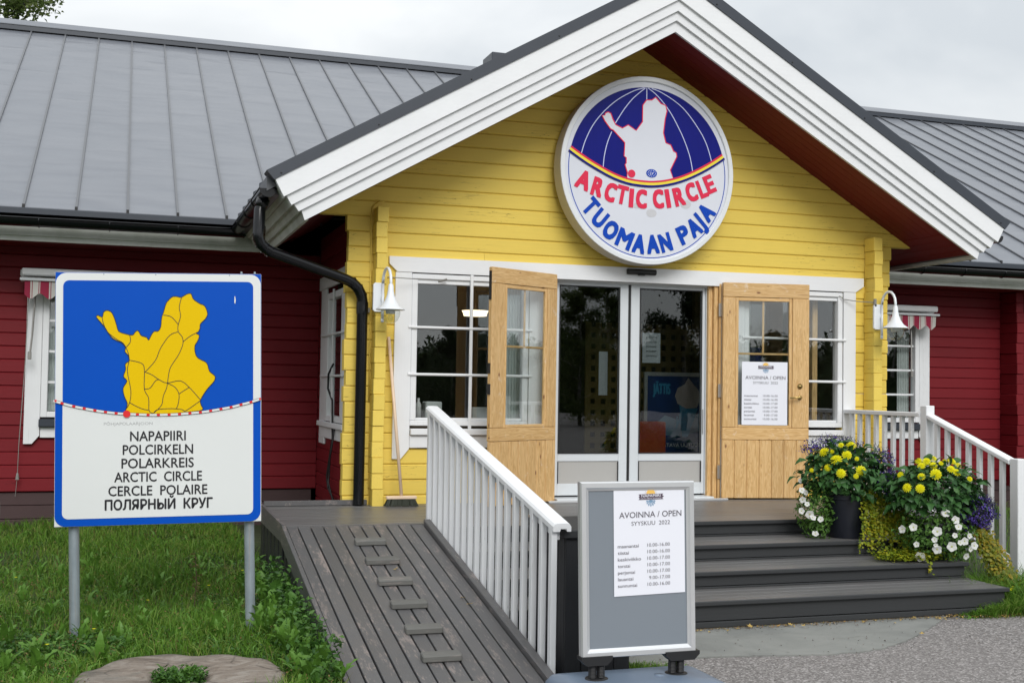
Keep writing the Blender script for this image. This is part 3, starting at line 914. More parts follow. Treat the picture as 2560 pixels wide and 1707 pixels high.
def slide(x0, x1, xa, xb):
    """aluminium sliding leaf x0..x1 with glass xa..xb"""
    y0, y1 = .07, .115
    d = P('sliding_door', (lambda g: (g.box(x0, xa, y0, y1, .045, 2.034, .004), g.box(xb, x1, y0, y1, .045, 2.034, .004), g.box(xa, xb, y0, y1, 2.006, 2.034, .002), g.box(xa, xb, y0, y1, .362, .434, .003), g.box(xa, xb, y0, y1, .045, .155, .003), g)[-1])(G()), 'alu')
    g = G(); g.box(xa - .01, xb + .01, .088, .094, .43, 2.01); obj('pane', g, 'door_glass', d)
    g = G(); g.box(xa - .004, xb + .004, .080, .096, .150, .366); obj('kick_panel', g, 'panel', d)
    g = G()
    for (a, b, c, e) in ((xa, xa + .008, .434, 2.006), (xb - .008, xb, .434, 2.006), (xa + .008, xb - .008, .434, .442), (xa + .008, xb - .008, 1.998, 2.006), (xb - .008, xb, .158, .36), (xa, xa + .006, .158, .36)):
        g.box(a, b, .062, .0695, c, e)
    obj('gasket', g, 'rubber', d)
    return d
d1 = slide(3.805, 4.562, 3.862, 4.474)
d2 = slide(4.590, 5.376, 4.681, 5.342)
g = G(); g.box(4.564, 4.588, .078, .11, .045, 2.034); obj('rubber_seal', g, 'rubber', d1)
g = G(); g.box(5.377, 5.384, .055, .10, .04, 2.034); P('door_track', g, 'alu')
g = G(); g.box(5.352, 5.360, .058, .0695, .62, .86, .003); obj('pull_handle', g, 'steel', d2)

# --- outward pine doors, folded back
def pine_door(sgn, name='door_leaf'):
    """local x runs from hinge (0) to free edge (.87)*sgn; y = thickness; camera side at y=-.045"""
    L = .87
    def bx(g, a, b, y0, y1, z0, z1, bv=.005):
        a, b = sgn * a, sgn * b
        return g.box(a, b, y0, y1, z0, z1, bv)
    g = G(); bx(g, .0, .125, -.045, 0, .69, 1.945); bx(g, .70, L, -.045, 0, .69, 1.945)
    d = obj(name, g, 'pine', shop)
    g = G(); bx(g, 0, L, -.045, 0, 1.947, 2.085); obj('rail', g, 'pine_x', d)
    g = G(); bx(g, 0, L, -.045, 0, .572, .688); obj('rail', g, 'pine_x', d)
    g = G(); bx(g, .127, .157, -.038, -.008, .69, 1.945, .003); bx(g, .668, .698, -.038, -.008, .69, 1.945, .003); obj('glazing_bead', g, 'pine', d)
    g = G(); bx(g, .157, .668, -.038, -.008, 1.912, 1.944, .003); bx(g, .157, .668, -.042, -.008, .69, .716, .003); obj('glazing_bead', g, 'pine_x', d)
    g = G(); bx(g, .15, .675, -.026, -.021, .70, 1.93, 0); obj('pane', g, 'glass', d)
    g = G(); bx(g, .157, .668, -.018, -.006, 1.392, 1.412, .002); obj('muntin', g, 'pine_x', d)
    g = G(); bx(g, .402, .422, -.018, -.006, 1.412, 1.912, .002); obj('muntin', g, 'pine', d)
    nb = 7; wv = L / nb
    for i in range(nb):
        g = G(); bx(g, i * wv + .0008, (i + 1) * wv - .0008, -.041 + random.uniform(-.001, .001), -.006, .012, .571, .006); obj('plank', g, 'pine', d)
    return d
dr = pine_door(1)
dr.parent = shop; dr.matrix_parent_inverse = WI[shop.name]
dr.location = (5.495, -.045, 0.0); dr.rotation_euler = (0, 0, -R(10))
g = G(); g.lathe([(0, 0), (.026, 0), (.026, -.008), (.012, -.010), (.012, -.014), (0, -.014)], (.775, -.045, 1.095), 16, 'y'); obj('lock_plate', g, 'brass', dr, smooth=True)
g = G(); g.lathe([(0, 0), (.022, 0), (.022, -.007), (0, -.008)], (.775, -.045, .985), 16, 'y'); g.tube([(.775, -.05, .985), (.775, -.09, .985), (.765, -.095, .985), (.66, -.093, .982)], .0095, 8); obj('handle', g, 'brass', dr, smooth=True)
dl = pine_door(-1)
dl.parent = shop; dl.matrix_parent_inverse = WI[shop.name]
dl.location = (3.757, -.05, 0.0); dl.rotation_euler = (0, 0, R(29.5))
g = G(); g.box(-.882, -.871, -.035, -.012, 1.16, 1.25); g.box(-.884, -.871, -.04, -.01, .98, 1.07); g.box(-.879, -.871, -.036, -.012, 1.80, 2.05); obj('lock_hardware', g, 'rubber', dl)
for z in (1.82, 1.04, .26):
    g = G(); g.box(5.462, 5.500, -.050, -.036, z - .065, z + .065, .003); g.tube([(5.507, -.052, z - .066), (5.507, -.052, z + .066)], .011, 8); g.box(5.513, 5.530, -.062, -.046, z - .065, z + .065, .003); P('hinge', g, 'steel')

# --- window in front wall: things seen through the glass
g = G()
for q in range(16):
    g.tube([(3.30 + q * .014, .16 + .015 * (q % 2), .72), (3.30 + q * .014, .16 + .015 * (q % 2), 1.97)], .010, 6)
P('curtain', g, 'curtain')
g = G()
for q in range(8):
    g.tube([(5.82 + q * .014, .16 + .015 * (q % 2), .72), (5.82 + q * .014, .16 + .015 * (q % 2), 1.97)], .010, 6)
P('curtain', g, 'curtain')
g = G(); g.box(6.62, 6.68, .14, .20, .70, 2.0, .004); P('post', g, 'pine')
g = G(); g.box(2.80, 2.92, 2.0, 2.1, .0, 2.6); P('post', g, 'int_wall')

# --- porch roof: soffit boards, stepped fascia, dark verge flashing
def zb(x): return 4.257 - .577 * abs(x - XC)
def fascia(o0, o1, x_top, x_bot, y0, y1, name, mat):
    """one rake board per side; o0/o1 vertical offsets of lower/upper edge, x_* = eave ends on the left side"""
    for s in (1, -1):
        X = lambda x: x if s == 1 else 2 * XC - x
        pts = [(X(x_bot), zb(x_bot) + o0), (XC, zb(XC) + o0), (XC, zb(XC) + o1), (X(x_top), zb(x_top) + o1)]
        g = G(); g.prism(pts, 'y', y0, y1); P(name, g, mat)
fascia(.0, .103, 1.335, 1.365, -.716, -.69, 'fascia_board', 'white')
fascia(.097, .183, 1.269, 1.312, -.742, -.70, 'fascia_board', 'white')
fascia(.177, .280, 1.205, 1.250, -.768, -.72, 'fascia_board', 'white')
fascia(.274, .456, 1.112, 1.185, -.794, -.74, 'fascia_board', 'white')
fascia(.450, .556, 1.045, 1.105, -.806, -.60, 'verge_flashing', 'cap')
for s in (1, -1):
    for q in range(5):
        x = 1.16 + q * .78
        z = zb(x) + .475; X = x if s == 1 else 2 * XC - x
        g = G(); g.lathe([(0, 0), (.008, 0), (.006, -.006), (0, -.007)], (X, -.806, z), 8, 'y'); P('screw', g, 'rubber')
# roof slab between flashing and soffit, running back into the main roof
def slab(s):
    X = lambda x: x if s == 1 else 2 * XC - x
    g = G(); v = []
    for y in (-.69, 2.2):
        v += [(X(1.06), y, zb(1.06) + .40), (XC, y, zb(XC) + .40), (XC, y, zb(XC) + .52), (X(1.06), y, zb(1.06) + .52)]
    v += [(XC, 6.3, zb(XC) + .40), (XC, 6.3, zb(XC) + .52)]
    g.add(v, [(0, 1, 2, 3), (0, 4, 5, 1), (3, 2, 6, 7), (0, 3, 7, 4), (4, 8, 5), (7, 6, 9), (4, 7, 9, 8), (5, 8, 9, 6)])
    P('porch_roof', g, 'seam')
slab(1); slab(-1)
# porch roof seams
for s in (1, -1):
    for k in range(1, 14):
        y = -.60 + k * .485
        x_out = 1.06 if y < 2.2 else 1.06 + (y - 2.2) * (XC - 1.06) / 4.1
        if x_out > XC - .1: break
        a = (x_out if s == 1 else 2 * XC - x_out); b = XC
        za, zb_ = zb(a) + .52, zb(b) + .52
        g = G(); g.add([(a, y - .012, za), (b, y - .012, zb_), (b, y + .012, zb_), (a, y + .012, za), (a, y - .012, za + .03), (b, y - .012, zb_ + .03), (b, y + .012, zb_ + .03), (a, y + .012, za + .03)],
            [(0, 1, 5, 4), (3, 7, 6, 2), (4, 5, 6, 7), (0, 4, 7, 3), (1, 2, 6, 5)])
        P('roof_seam', g, 'cap')
# soffit boards under the rake (front overhang): they run up the slope
nb = 7; wv = .70 / nb
for s in (1, -1):
    for i in range(nb + 1):
        ya = -.69 + i * wv; yb_ = ya + wv - .004
        yb_ = min(yb_, .085)
        xo = 1.72
        X = (lambda x: x) if s == 1 else (lambda x: 2 * XC - x)
        pts = [(X(xo), sof(xo)), (XC, sof(XC)), (XC, sof(XC) + .02), (X(xo), sof(xo) + .02)]
        g = G(); g.prism(pts, 'y', ya, yb_); P('soffit_board', g, 'red_soffit')
# soffit boards under the eaves: they run along Y
for s in (1, -1):
    X = (lambda x: x) if s == 1 else (lambda x: 2 * XC - x)
    xs = [1.38, 1.465, 1.55, 1.635, 1.717]
    for a, b in zip(xs[:-1], xs[1:]):
        b2 = b - .004
        za, zb2 = sof(a) , sof(b2)
        pts = [(X(a), za), (X(b2), zb2), (X(b2), zb2 + .02), (X(a), za + .02)]
        g = G(); g.prism(pts, 'y', -.69, 2.25); P('soffit_board', g, 'red_soffit')
    xs = [1.721 + .09 * i for i in range(5)]
    for a in xs:
        b2 = a + .086
        if b2 > 2.08: b2 = 2.08
        pts = [(X(a), sof(a)), (X(b2), sof(b2)), (X(b2), sof(b2) + .02), (X(a), sof(a) + .02)]
        g = G(); g.prism(pts, 'y', .09, 2.9); P('soffit_board', g, 'red_soffit')
    # the rake boards return along the eave: each face lies at the cut end of its rake board
    for (xt, ot, xb_, ob, t) in ((1.116, .452, 1.189, .270, .03), (1.209, .276, 1.254, .173, .03), (1.273, .179, 1.316, .093, .03), (1.339, .099, 1.369, -.002, .03)):
        zt_, zb_ = zb(xt) + ot, zb(xb_) + ob
        pts = [(X(xt), zt_), (X(xb_), zb_), (X(xb_ + t), zb_ + .006), (X(xt + t), zt_ + .004)]
        g = G(); g.prism(pts, 'y', -.688, 2.15); P('eave_board', g, 'white_dirty')
    g = G(); g.prism([(X(1.07), zb(1.07) + .44), (X(1.119), zb(1.119) + .445), (X(1.40), zb(1.40) + .35), (X(1.40), zb(1.40) + .02), (X(1.345), zb(1.345) + .09), (X(1.28), zb(1.28) + .17), (X(1.215), zb(1.215) + .26)], 'y', -.60, 2.14); P('eave_core', g, 'seam')
# little yellow brackets where the wall widens under the soffit
for s in (1, -1):
    X = (lambda x: x) if s == 1 else (lambda x: 2 * XC - x)
    g = G(); g.prism([(X(1.736), 2.585), (X(1.86), 2.575), (X(1.90), 2.68), (X(1.80), 2.645)], 'y', .001, .095); P('log_end', g, 'yellow')

# --- gutters and downpipe
def gutter(path_a, path_b, r, mat='black', name='gutter', end=(True, True)):
    g = G(); a = Vector(path_a); b = Vector(path_b); d = (b - a).normalized(); side = d.cross(Vector((0, 0, 1))).normalized()
    n = 12; rings = []
    for p in (a, b):
        for rad in (r, r - .004):
            rings.append([p + side * math.cos(math.pi * k / n) * rad - Vector((0, 0, 1)) * math.sin(math.pi * k / n) * rad for k in range(n + 1)])
    v = [q for rg in rings for q in rg]; m = n + 1
    f = []
    for k in range(n):
        f.append((k, k + 1, 2 * m + k + 1, 2 * m + k)); f.append((m + k, m + k + 1, 3 * m + k + 1, 3 * m + k))
    f += [(0, m, 3 * m, 2 * m), (n, m + n, 3 * m + n, 2 * m + n)]
    g.add(v, f)
    for p, on in ((a, end[0]), (b, end[1])):
        if on:
            pts = [p + side * math.cos(math.pi * k / n) * (r + .003) - Vector((0, 0, 1)) * math.sin(math.pi * k / n) * (r + .003) for k in range(n + 1)]
            q = d * .006
            g.add([w - q for w in pts] + [w + q for w in pts], [tuple(range(n + 1)), tuple(range(2 * n + 1, n, -1))] + [(k, k + 1, k + n + 2, k + n + 1) for k in range(n)])
    o = P(name, g, mat, smooth=False)
    smooth_by_angle(o.data, 30)
    gg = G(); gg.tube([a + side * r, b + side * r], .008, 6); gg.tube([a - side * r, b - side * r], .006, 6)
    obj('gutter_bead', gg, mat, o, smooth=True)
    L = (b - a).length; k = max(2, int(L / .6))
    for i in range(1, k):
        p = a + (b - a) * (i / k); hg = G()
        pts = [p + side * math.cos(math.pi * j / 8) * (r + .004) - Vector((0, 0, 1)) * math.sin(math.pi * j / 8) * (r + .004) for j in range(9)]
        hg.tube(pts, .006, 5); obj('gutter_bracket', hg, mat, o, smooth=True)
    return o
gutter((1.075, -.655, 2.612), (1.075, 2.02, 2.612), .066)
gutter((8.215, -.655, 2.612), (8.215, 2.02, 2.612), .066)
gutter((-6.0, 2.03, 2.600), (1.14, 2.03, 2.600), .078, end=(True, True))
gutter((8.16, 2.03, 2.600), (19.0, 2.03, 2.600), .078, end=(True, True))
PP = [(1.062, -.43, 2.548), (1.035, -.445, 2.46), (1.03, -.46, 2.26)]
PP += [(1.032, -.46, 2.225), (1.05, -.452, 2.185), (1.085, -.438, 2.155), (1.13, -.42, 2.13)]
PP += [(1.80, -.15, 1.955), (1.87, -.122, 1.93), (1.925, -.105, 1.885), (1.96, -.098, 1.82), (1.968, -.097, 1.76)]
PP += [(1.968, -.095, .9), (1.968, -.095, .012)]
g = G(); g.tube(PP, .0475, 18); o = P('downpipe', g, 'black', smooth=False); smooth_by_angle(o.data, 40)
gg = G(); gg.tube([(1.035, -.45, 2.33), (1.032, -.458, 2.26)], .052, 18)
for i in range(5):
    a = Vector(PP[2]).lerp(Vector(PP[6]), i / 4); b = a + (Vector(PP[6]) - Vector(PP[2])).normalized() * .006
gg.tube([(1.968, -.0968, 1.76), (1.968, -.096, 1.66)], .052, 18); obj('pipe_collar', gg, 'black', o, smooth=False)
gg = G()
for i in range(3, 7):
    p = Vector(PP[i]); t = (Vector(PP[i + 1 if i < 6 else i]) - Vector(PP[i - 1])).normalized(); gg.tube([p - t * .004, p + t * .004], .0515, 16)
for i in range(8, 12):
    p = Vector(PP[i]); t = (Vector(PP[i + 1]) - Vector(PP[i - 1])).normalized(); gg.tube([p - t * .004, p + t * .004], .0515, 16)
obj('pipe_rib', gg, 'black', o, smooth=False)
gg = G(); gg.tube([(1.968, -.095, 1.70), (1.968, -.02, 1.70)], .008, 6); gg.box(2.015, 2.05, -.03, -.0, 1.68, 1.72); obj('pipe_clip', gg, 'wire', o)
gg = G(); gg.tube([(1.064, -.43, 2.556), (1.04, -.442, 2.48)], [.056, .049], 16); obj('outlet', gg, 'black', o, smooth=True)

# --- main roof: eave boards, soffit, panels, seams, ridge
EY, EZ, SL = 2.13, 2.725, .5275
RY = 9.0; RZ = EZ + SL * (RY - EY)
for (a, b) in ((-6.0, 1.36), (7.93, 19.0)):
    g = G(); g.box(a, b, 2.215, 2.240, 2.455, 2.560, .004); P('eave_board', g, 'white_dirty')
    g = G(); g.box(a, b, 2.232, 2.252, 2.405, 2.462, .004); P('eave_board', g, 'white_dirty')
    g = G(); g.box(a, b, 2.10, 2.125, 2.655, 2.715, .003); P('drip_flashing', g, 'cap')
    for i in range(6):
        y = 2.254 + i * .118
        g = G(); g.box(a, b, y, y + .114, 2.418, 2.436, .002); P('soffit_board', g, 'red_soffit')
PW = .484
ks = list(range(-13, 40))
def rooft(x0, x1, y0, y1, lift, th, name, mat):
    z0, z1 = EZ + SL * (y0 - EY) + lift, EZ + SL * (y1 - EY) + lift
    g = G(); g.add([(x0, y0, z0), (x1, y0, z0), (x1, y1, z1), (x0, y1, z1), (x0, y0, z0 - th), (x1, y0, z0 - th), (x1, y1, z1 - th), (x0, y1, z1 - th)],
        [(0, 1, 2, 3), (7, 6, 5, 4), (0, 4, 5, 1), (1, 5, 6, 2), (2, 6, 7, 3), (3, 7, 4, 0)])
    return P(name, g, mat)
for k in ks:
    x = .007 + PW * k
    # stop the panels at the porch valley: a strip lying wholly under the porch roof starts higher
    xm = x + PW / 2
    y0 = EY
    hidden = 2.2 + 4.1 * (1 - abs(xm - XC) / 3.6)
    if 1.3 < xm < 2 * XC - 1.3: y0 = max(EY, hidden - 1.2)
    rooft(x + .006, x + PW - .006, y0, RY - .02, random.uniform(-.001, .001), .012, 'roof_panel', 'roof')
    y0s = EY + .015 if not (1.2 < x < 2 * XC - 1.2) else max(EY, 2.2 + 4.1 * (1 - abs(x - XC) / 3.6) - 1.0)
    rooft(x - .011, x + .011, y0s, RY - .03, .026, .03, 'roof_seam', 'seam')
    if y0s < EY + .1:
        g = G(); g.box(x - .013, x + .013, EY - .004, EY + .016, EZ - .03, EZ + .030); P('seam_clip', g, 'rubber')
# ridge
g = G(); g.add([(-6.3, RY - .14, RZ - .045), (19.5, RY - .14, RZ - .045), (19.5, RY - .14, RZ + .03), (-6.3, RY - .14, RZ + .03), (-6.3, RY + .02, RZ + .135), (19.5, RY + .02, RZ + .135), (19.5, RY + .2, RZ + .04), (-6.3, RY + .2, RZ + .04)],
    [(0, 1, 2, 3), (3, 2, 5, 4), (4, 5, 6, 7)]); P('ridge_flashing', g, 'cap')
g = G(); g.add([(-6.3, RY - .15, RZ + .036), (19.5, RY - .15, RZ + .036), (19.5, RY + .01, RZ + .150), (-6.3, RY + .01, RZ + .150), (-6.3, RY - .15, RZ + .026), (19.5, RY - .15, RZ + .026)], [(0, 1, 2, 3), (0, 4, 5, 1)]); P('ridge_cap', g, 'roof')
g = G(); g.add([(-6.3, RY, RZ), (19.5, RY, RZ), (19.5, RY + 7, RZ - 3.8), (-6.3, RY + 7, RZ - 3.8)], [(0, 1, 2, 3)]); P('rear_roof', g, 'roof')
g = G(); g.box(-6.0, 19.0, 15.6, 15.7, -.6, 2.8); P('rear_wall', g, 'red')
g = G(); g.prism([(2.95, -.6), (15.6, -.6), (15.6, 2.8), (9.0, 6.3), (2.95, 3.0)], 'x', -6.1, -6.0); P('gable_wall', g, 'red_y')
g = G(); g.prism([(2.95, -.6), (15.6, -.6), (15.6, 2.8), (9.0, 6.3), (2.95, 3.0)], 'x', 19.0, 19.1); P('gable_wall', g, 'red_y')
# roof ventilator behind the porch ridge
g = G(); g.box(5.94, 6.31, 9.1, 9.55, 6.25, 6.58, .01); vt = P('roof_vent', g, 'roof')
g = G(); g.box(5.90, 6.35, 9.05, 9.60, 6.60, 6.80, .01); obj('vent_hood', g, 'cap', vt)

# cable up the yellow corner and black hoses on the red wall
g = G(); g.tube([(2.06, -.012, .9), (2.055, -.012, 1.6), (2.052, -.012, 2.3), (2.045, -.012, 2.5), (2.06, -.016, 2.62), (2.10, -.10, 2.66), (2.14, -.12, 2.645)], .007, 6); P('cable', g, 'yellow', smooth=True)
g = G(); g.tube([(2.03, 1.70, 1.25), (2.01, 1.86, 1.15), (2.01, 1.88, 1.0), (2.03, 1.72, .88), (2.03, 1.66, .5), (2.02, 1.90, .1), (2.03, 1.85, -.02), (2.04, 1.5, -.13)], .011, 6)
g.tube([(2.03, 1.55, .6), (2.01, 1.66, .3), (2.01, 1.72, .05), (2.02, 1.5, -.11)], .009, 6); P('hose', g, 'rubber', smooth=True)

# ================================================================== DECK, STEPS, RAMP
deck = thing('entrance_deck', 'grey painted wooden deck with four wide steps in front of the glass doors', 'deck', (4.4, -1.2, -.55))
def D(name, g, mat, **kw): return obj(name, g, mat, deck, world=True, **kw)
# deck boards along X
yb = -1.74
n = 16; wv = 1.735 / n
for i in range(n):
    a = -1.74 + i * wv
    xl = 1.165 if a > -1.44 else 2.335
    xr = 6.9
    g = G(); g.box(xl, xr, a, a + wv - .0035, -.028, random.uniform(-.0012, .0012), .003); D('deck_board', g, 'deck_x')
g = G(); g.box(1.165, 2.332, -1.48, -1.445, -.03, .0); D('deck_board', g, 'deck_x')
# nosing + risers
ND = [-1.74, -2.20, -2.66, -3.10]
HS = .122
for i, y in enumerate(ND):
    z = -HS * i
    xl, xr = (2.35, 6.22)
    if i == 0: xr = 6.9
    if i:
        back = ND[i - 1] + .012
        m = 4; w2 = (back - y) / m
        for q in range(m):
            g = G(); g.box(xl, xr, y + q * w2, y + (q + 1) * w2 - .004, z - .026, z + random.uniform(-.001, .001), .003); D('tread_board', g, 'deck_x')
    g = G(); g.box(xl, xr + .01, y - .022, y - .001, z - .030, z + .001, .005); D('nosing', g, 'deck_dark')
    g = G(); g.box(xl + .01, xr - .01, y + .012, y + .032, (z - HS + .016) if i < 3 else -.502, z - .031, .003); D('riser_board', g, 'deck_dark')
    if i < 3:
        g = G(); g.box(xl + .01, xr - .01, y - .0, y + .012, z - HS + .001, z - HS + .014, .003); D('riser_strip', g, 'deck_dark')
g = G(); g.box(2.36, 6.21, -3.105, -3.085, -.545, -.505, .004); D('base_board', g, 'deck_dark')
g = G(); g.box(6.185, 6.215, -3.08, -1.75, -.55, -.40); g.box(6.185, 6.215, -2.64, -1.75, -.40, -.275); g.box(6.185, 6.215, -2.18, -1.75, -.275, -.15); D('stringer', g, 'deck_dark')
g = G(); g.box(6.87, 6.90, -1.74, -.02, -.5, -.03); D('skirt_board', g, 'deck_dark')
g = G(); g.box(6.22, 6.9, -1.72, -1.70, -.5, -.03); D('skirt_board', g, 'deck_dark')
# left platform edge: curb at back, skirt boards down to the lawn
g = G(); g.box(1.17, 2.055, -.045, -.005, .001, .045, .004); D('curb', g, 'deck_ramp')
g = G(); g.prism([(-1.46, -.12), (-.0, -.12), (-.0, .022), (-1.46, .012)], 'x', 1.140, 1.164); D('edge_board', g, 'deck_ramp')
for i in range(12):
    a = -1.44 + i * .12
    g = G(); g.box(1.150 + .004 * (i % 2), 1.172, a, a + .114, -.56, -.122, .003); D('skirt_board', g, 'deck_dark_z')
g = G(); g.box(1.18, 1.9, .0, .02, -.55, -.02); D('skirt_board', g, 'deck_dark_z')

ramp = thing('access_ramp', 'worn grey plank ramp with short cross cleats leading up to the deck', 'ramp', (1.7, -3.0, -.55))
def RP(name, g, mat, **kw): return obj(name, g, mat, ramp, world=True, **kw)
RS = .19
def rz(y): return RS * (y + 1.46)
def incl(g, x0, x1, y0, y1, lo, hi, b=.003):
    """box following the slope: z from rz+lo to rz+hi"""
    t = G(); t.box(x0, x1, y0, y1, lo, hi, b)
    g.add([(x, y, z + rz(y)) for x, y, z in t.v], t.f); return g
jx = [1.168, 1.2532, 1.3468, 1.4395, 1.5335, 1.6274, 1.7214, 1.8169, 1.9133, 2.0063, 2.1027, 2.205]
YE = -4.72
for i in range(11):
    g = G(); h = random.uniform(-.0015, .0015); incl(g, jx[i] + .0055, jx[i + 1] - .0055, YE, -1.452, -.028, h); RP('ramp_board', g, 'deck_ramp')
g = G(); incl(g, 1.138, 1.1665, YE, -1.465, -.13, .012, .004); RP('edge_board', g, 'deck_ramp')
g = G(); incl(g, 2.207, 2.262, YE, -1.47, -.03, .035, .006); RP('curb', g, 'deck_ramp')
g = G(); incl(g, 2.265, 2.28, YE, -1.47, -.15, -.03, .002); RP('edge_board', g, 'deck_dark')
g = G(); incl(g, 1.2, 2.2, YE, -1.47, -.06, -.032, 0); RP('bearer', g, 'deck_dark')
for i in range(30):
    a = YE + .02 + i * .1085
    if a > -1.56: break
    z1 = rz(a) - .10
    if z1 < -.56: continue
    g = G(); g.add([(x, y, z) for x in (1.150 + .003 * (i % 2), 1.166) for y, z in ((a, -.60), (a + .103, -.60), (a + .103, rz(a + .103) - .115), (a, rz(a) - .115))],
        [(0, 1, 2, 3), (7, 6, 5, 4), (0, 4, 5, 1), (1, 5, 6, 2), (2, 6, 7, 3), (3, 7, 4, 0)]); RP('skirt_board', g, 'deck_dark_z')
for i, yc in enumerate((-1.955, -2.357, -2.755, -3.155, -3.545, -3.935, -4.335)):
    dx, dxx = random.uniform(-.006, .006), random.uniform(-.006, .006)
    g = G(); incl(g, 1.600 + dx, 1.822 + dxx, yc, yc + .072, .002, .040, .006); RP('cleat', g, 'cleat')

# ---- ramp railing
rail = thing('ramp_railing', 'white slatted handrail running down the right side of the ramp', 'railing', (2.30, -2.7, -.3))
def RL(name, g, mat, **kw): return obj(name, g, mat, rail, world=True, **kw)
HT = lambda y: .884 + .2 * (y + 1.26)
def inclr(g, x0, x1, y0, y1, lo, hi, b=.004):
    t = G(); t.box(x0, x1, y0, y1, lo, hi, b)
    g.add([(x, y, z + HT(y)) for x, y, z in t.v], t.f); return g
g = G()
prof = [(2.268, -.045), (2.268, -.018), (2.279, -.004), (2.292, .0), (2.352, .0), (2.365, -.004), (2.374, -.018), (2.374, -.045), (2.350, -.045), (2.346, -.030), (2.312, -.030), (2.308, -.045)]
v = []
for y in (-4.16, -1.235):
    v += [(x, y, HT(y) + z) for x, z in prof]
k = len(prof)
g.add(v, [tuple(range(k)), tuple(range(2 * k - 1, k - 1, -1))] + [(i, (i + 1) % k, (i + 1) % k + k, i + k) for i in range(k)])
RL('handrail', g, 'white')
NBAL = 18
for i in range(NBAL):
    y = -1.325 - i * (4.115 - 1.325) / (NBAL - 1)
    w = .048 if i in (0, NBAL - 1) else .044
    zt = HT(y) - .028
    zl = rz(y) - .03 - (.03 if i == NBAL - 1 else 0)
    g = G(); g.box(2.267, 2.267 + .034, y - w / 2, y + w / 2, zl, zt, .003); RL('baluster', g, 'white_z')
g = G(); inclr(g, 2.304, 2.330, -4.10, -1.30, -.11, -.05, .003); RL('lower_rail', g, 'white')

# ---- right railing: level part from the wall, then down beside the steps
rr = thing('step_railing', 'white slatted railing with square posts at the right edge of the steps', 'railing', (6.93, -1.3, -.3))
def RR(name, g, mat, **kw): return obj(name, g, mat, rr, world=True, **kw)
g = G(); g.box(6.885, 6.975, -1.305, -1.215, -.48, .935, .005); RR('post', g, 'white_z')
g = G(); g.box(6.885, 6.985, -2.455, -2.360, -.60, .528, .005); RR('post', g, 'white_z')
g = G(); g.box(6.875, 6.965, -1.214, -.03, .832, .872, .006); RR('handrail', g, 'white')
for i in range(8):
    y = -.12 - i * .1335
    g = G(); g.box(6.895, 6.929, y - .022, y + .022, -.08, .831, .003); RR('baluster', g, 'white_z')
g = G(); g.box(6.930, 6.955, -1.21, -.03, .05, .10, .004); RR('lower_rail', g, 'white')
HZ = lambda y: .862 + (y + 1.30) * .327
def inc2(g, x0, x1, y0, y1, lo, hi, b=.004):
    t = G(); t.box(x0, x1, y0, y1, lo, hi, b)
    g.add([(x, y, z + HZ(y)) for x, y, z in t.v], t.f); return g
g = G(); inc2(g, 6.880, 6.968, -2.358, -1.307, -.042, .0, .008); RR('handrail', g, 'white')
for i in range(7):
    y = -1.42 - i * .1375
    g = G(); g.box(6.897, 6.931, y - .022, y + .022, HZ(y) - .98, HZ(y) - .035, .003); RR('baluster', g, 'white_z')
g = G(); inc2(g, 6.932, 6.956, -2.358, -1.307, -.86, -.80, .003); RR('lower_rail', g, 'white')
g = G(); inc2(g, 6.870, 6.894, -2.358, -1.307, -.88, -.82, .003); RR('lower_rail', g, 'white')

# ---- dark box beside the ramp railing
bn = thing('storage_box', 'charcoal board box with a lid between ramp railing and poster stand', 'box', (2.56, -3.85, -.55))
def BN(name, g, mat, **kw): return obj(name, g, mat, bn, world=True, **kw)
g = G(); g.box(2.352, 2.772, -4.125, -3.45, .215, .262, .006); BN('lid', g, 'deck_dark')
for i in range(4):
    a = 2.368 + i * .0985
    g = G(); g.box(a, a + .095, -4.100, -4.08, -.545, .214, .004); BN('plank', g, 'deck_dark_z')
for i in range(6):
    a = -4.078 + i * .1
    g = G(); g.box(2.366, 2.386, a, a + .096, -.545, .214, .004); BN('plank', g, 'deck_dark_z')
g = G(); g.box(2.745, 2.762, -4.078, -3.47, -.545, .214); g.box(2.388, 2.744, -3.49, -3.47, -.545, .214); BN('side_panel', g, 'deck_dark_z')

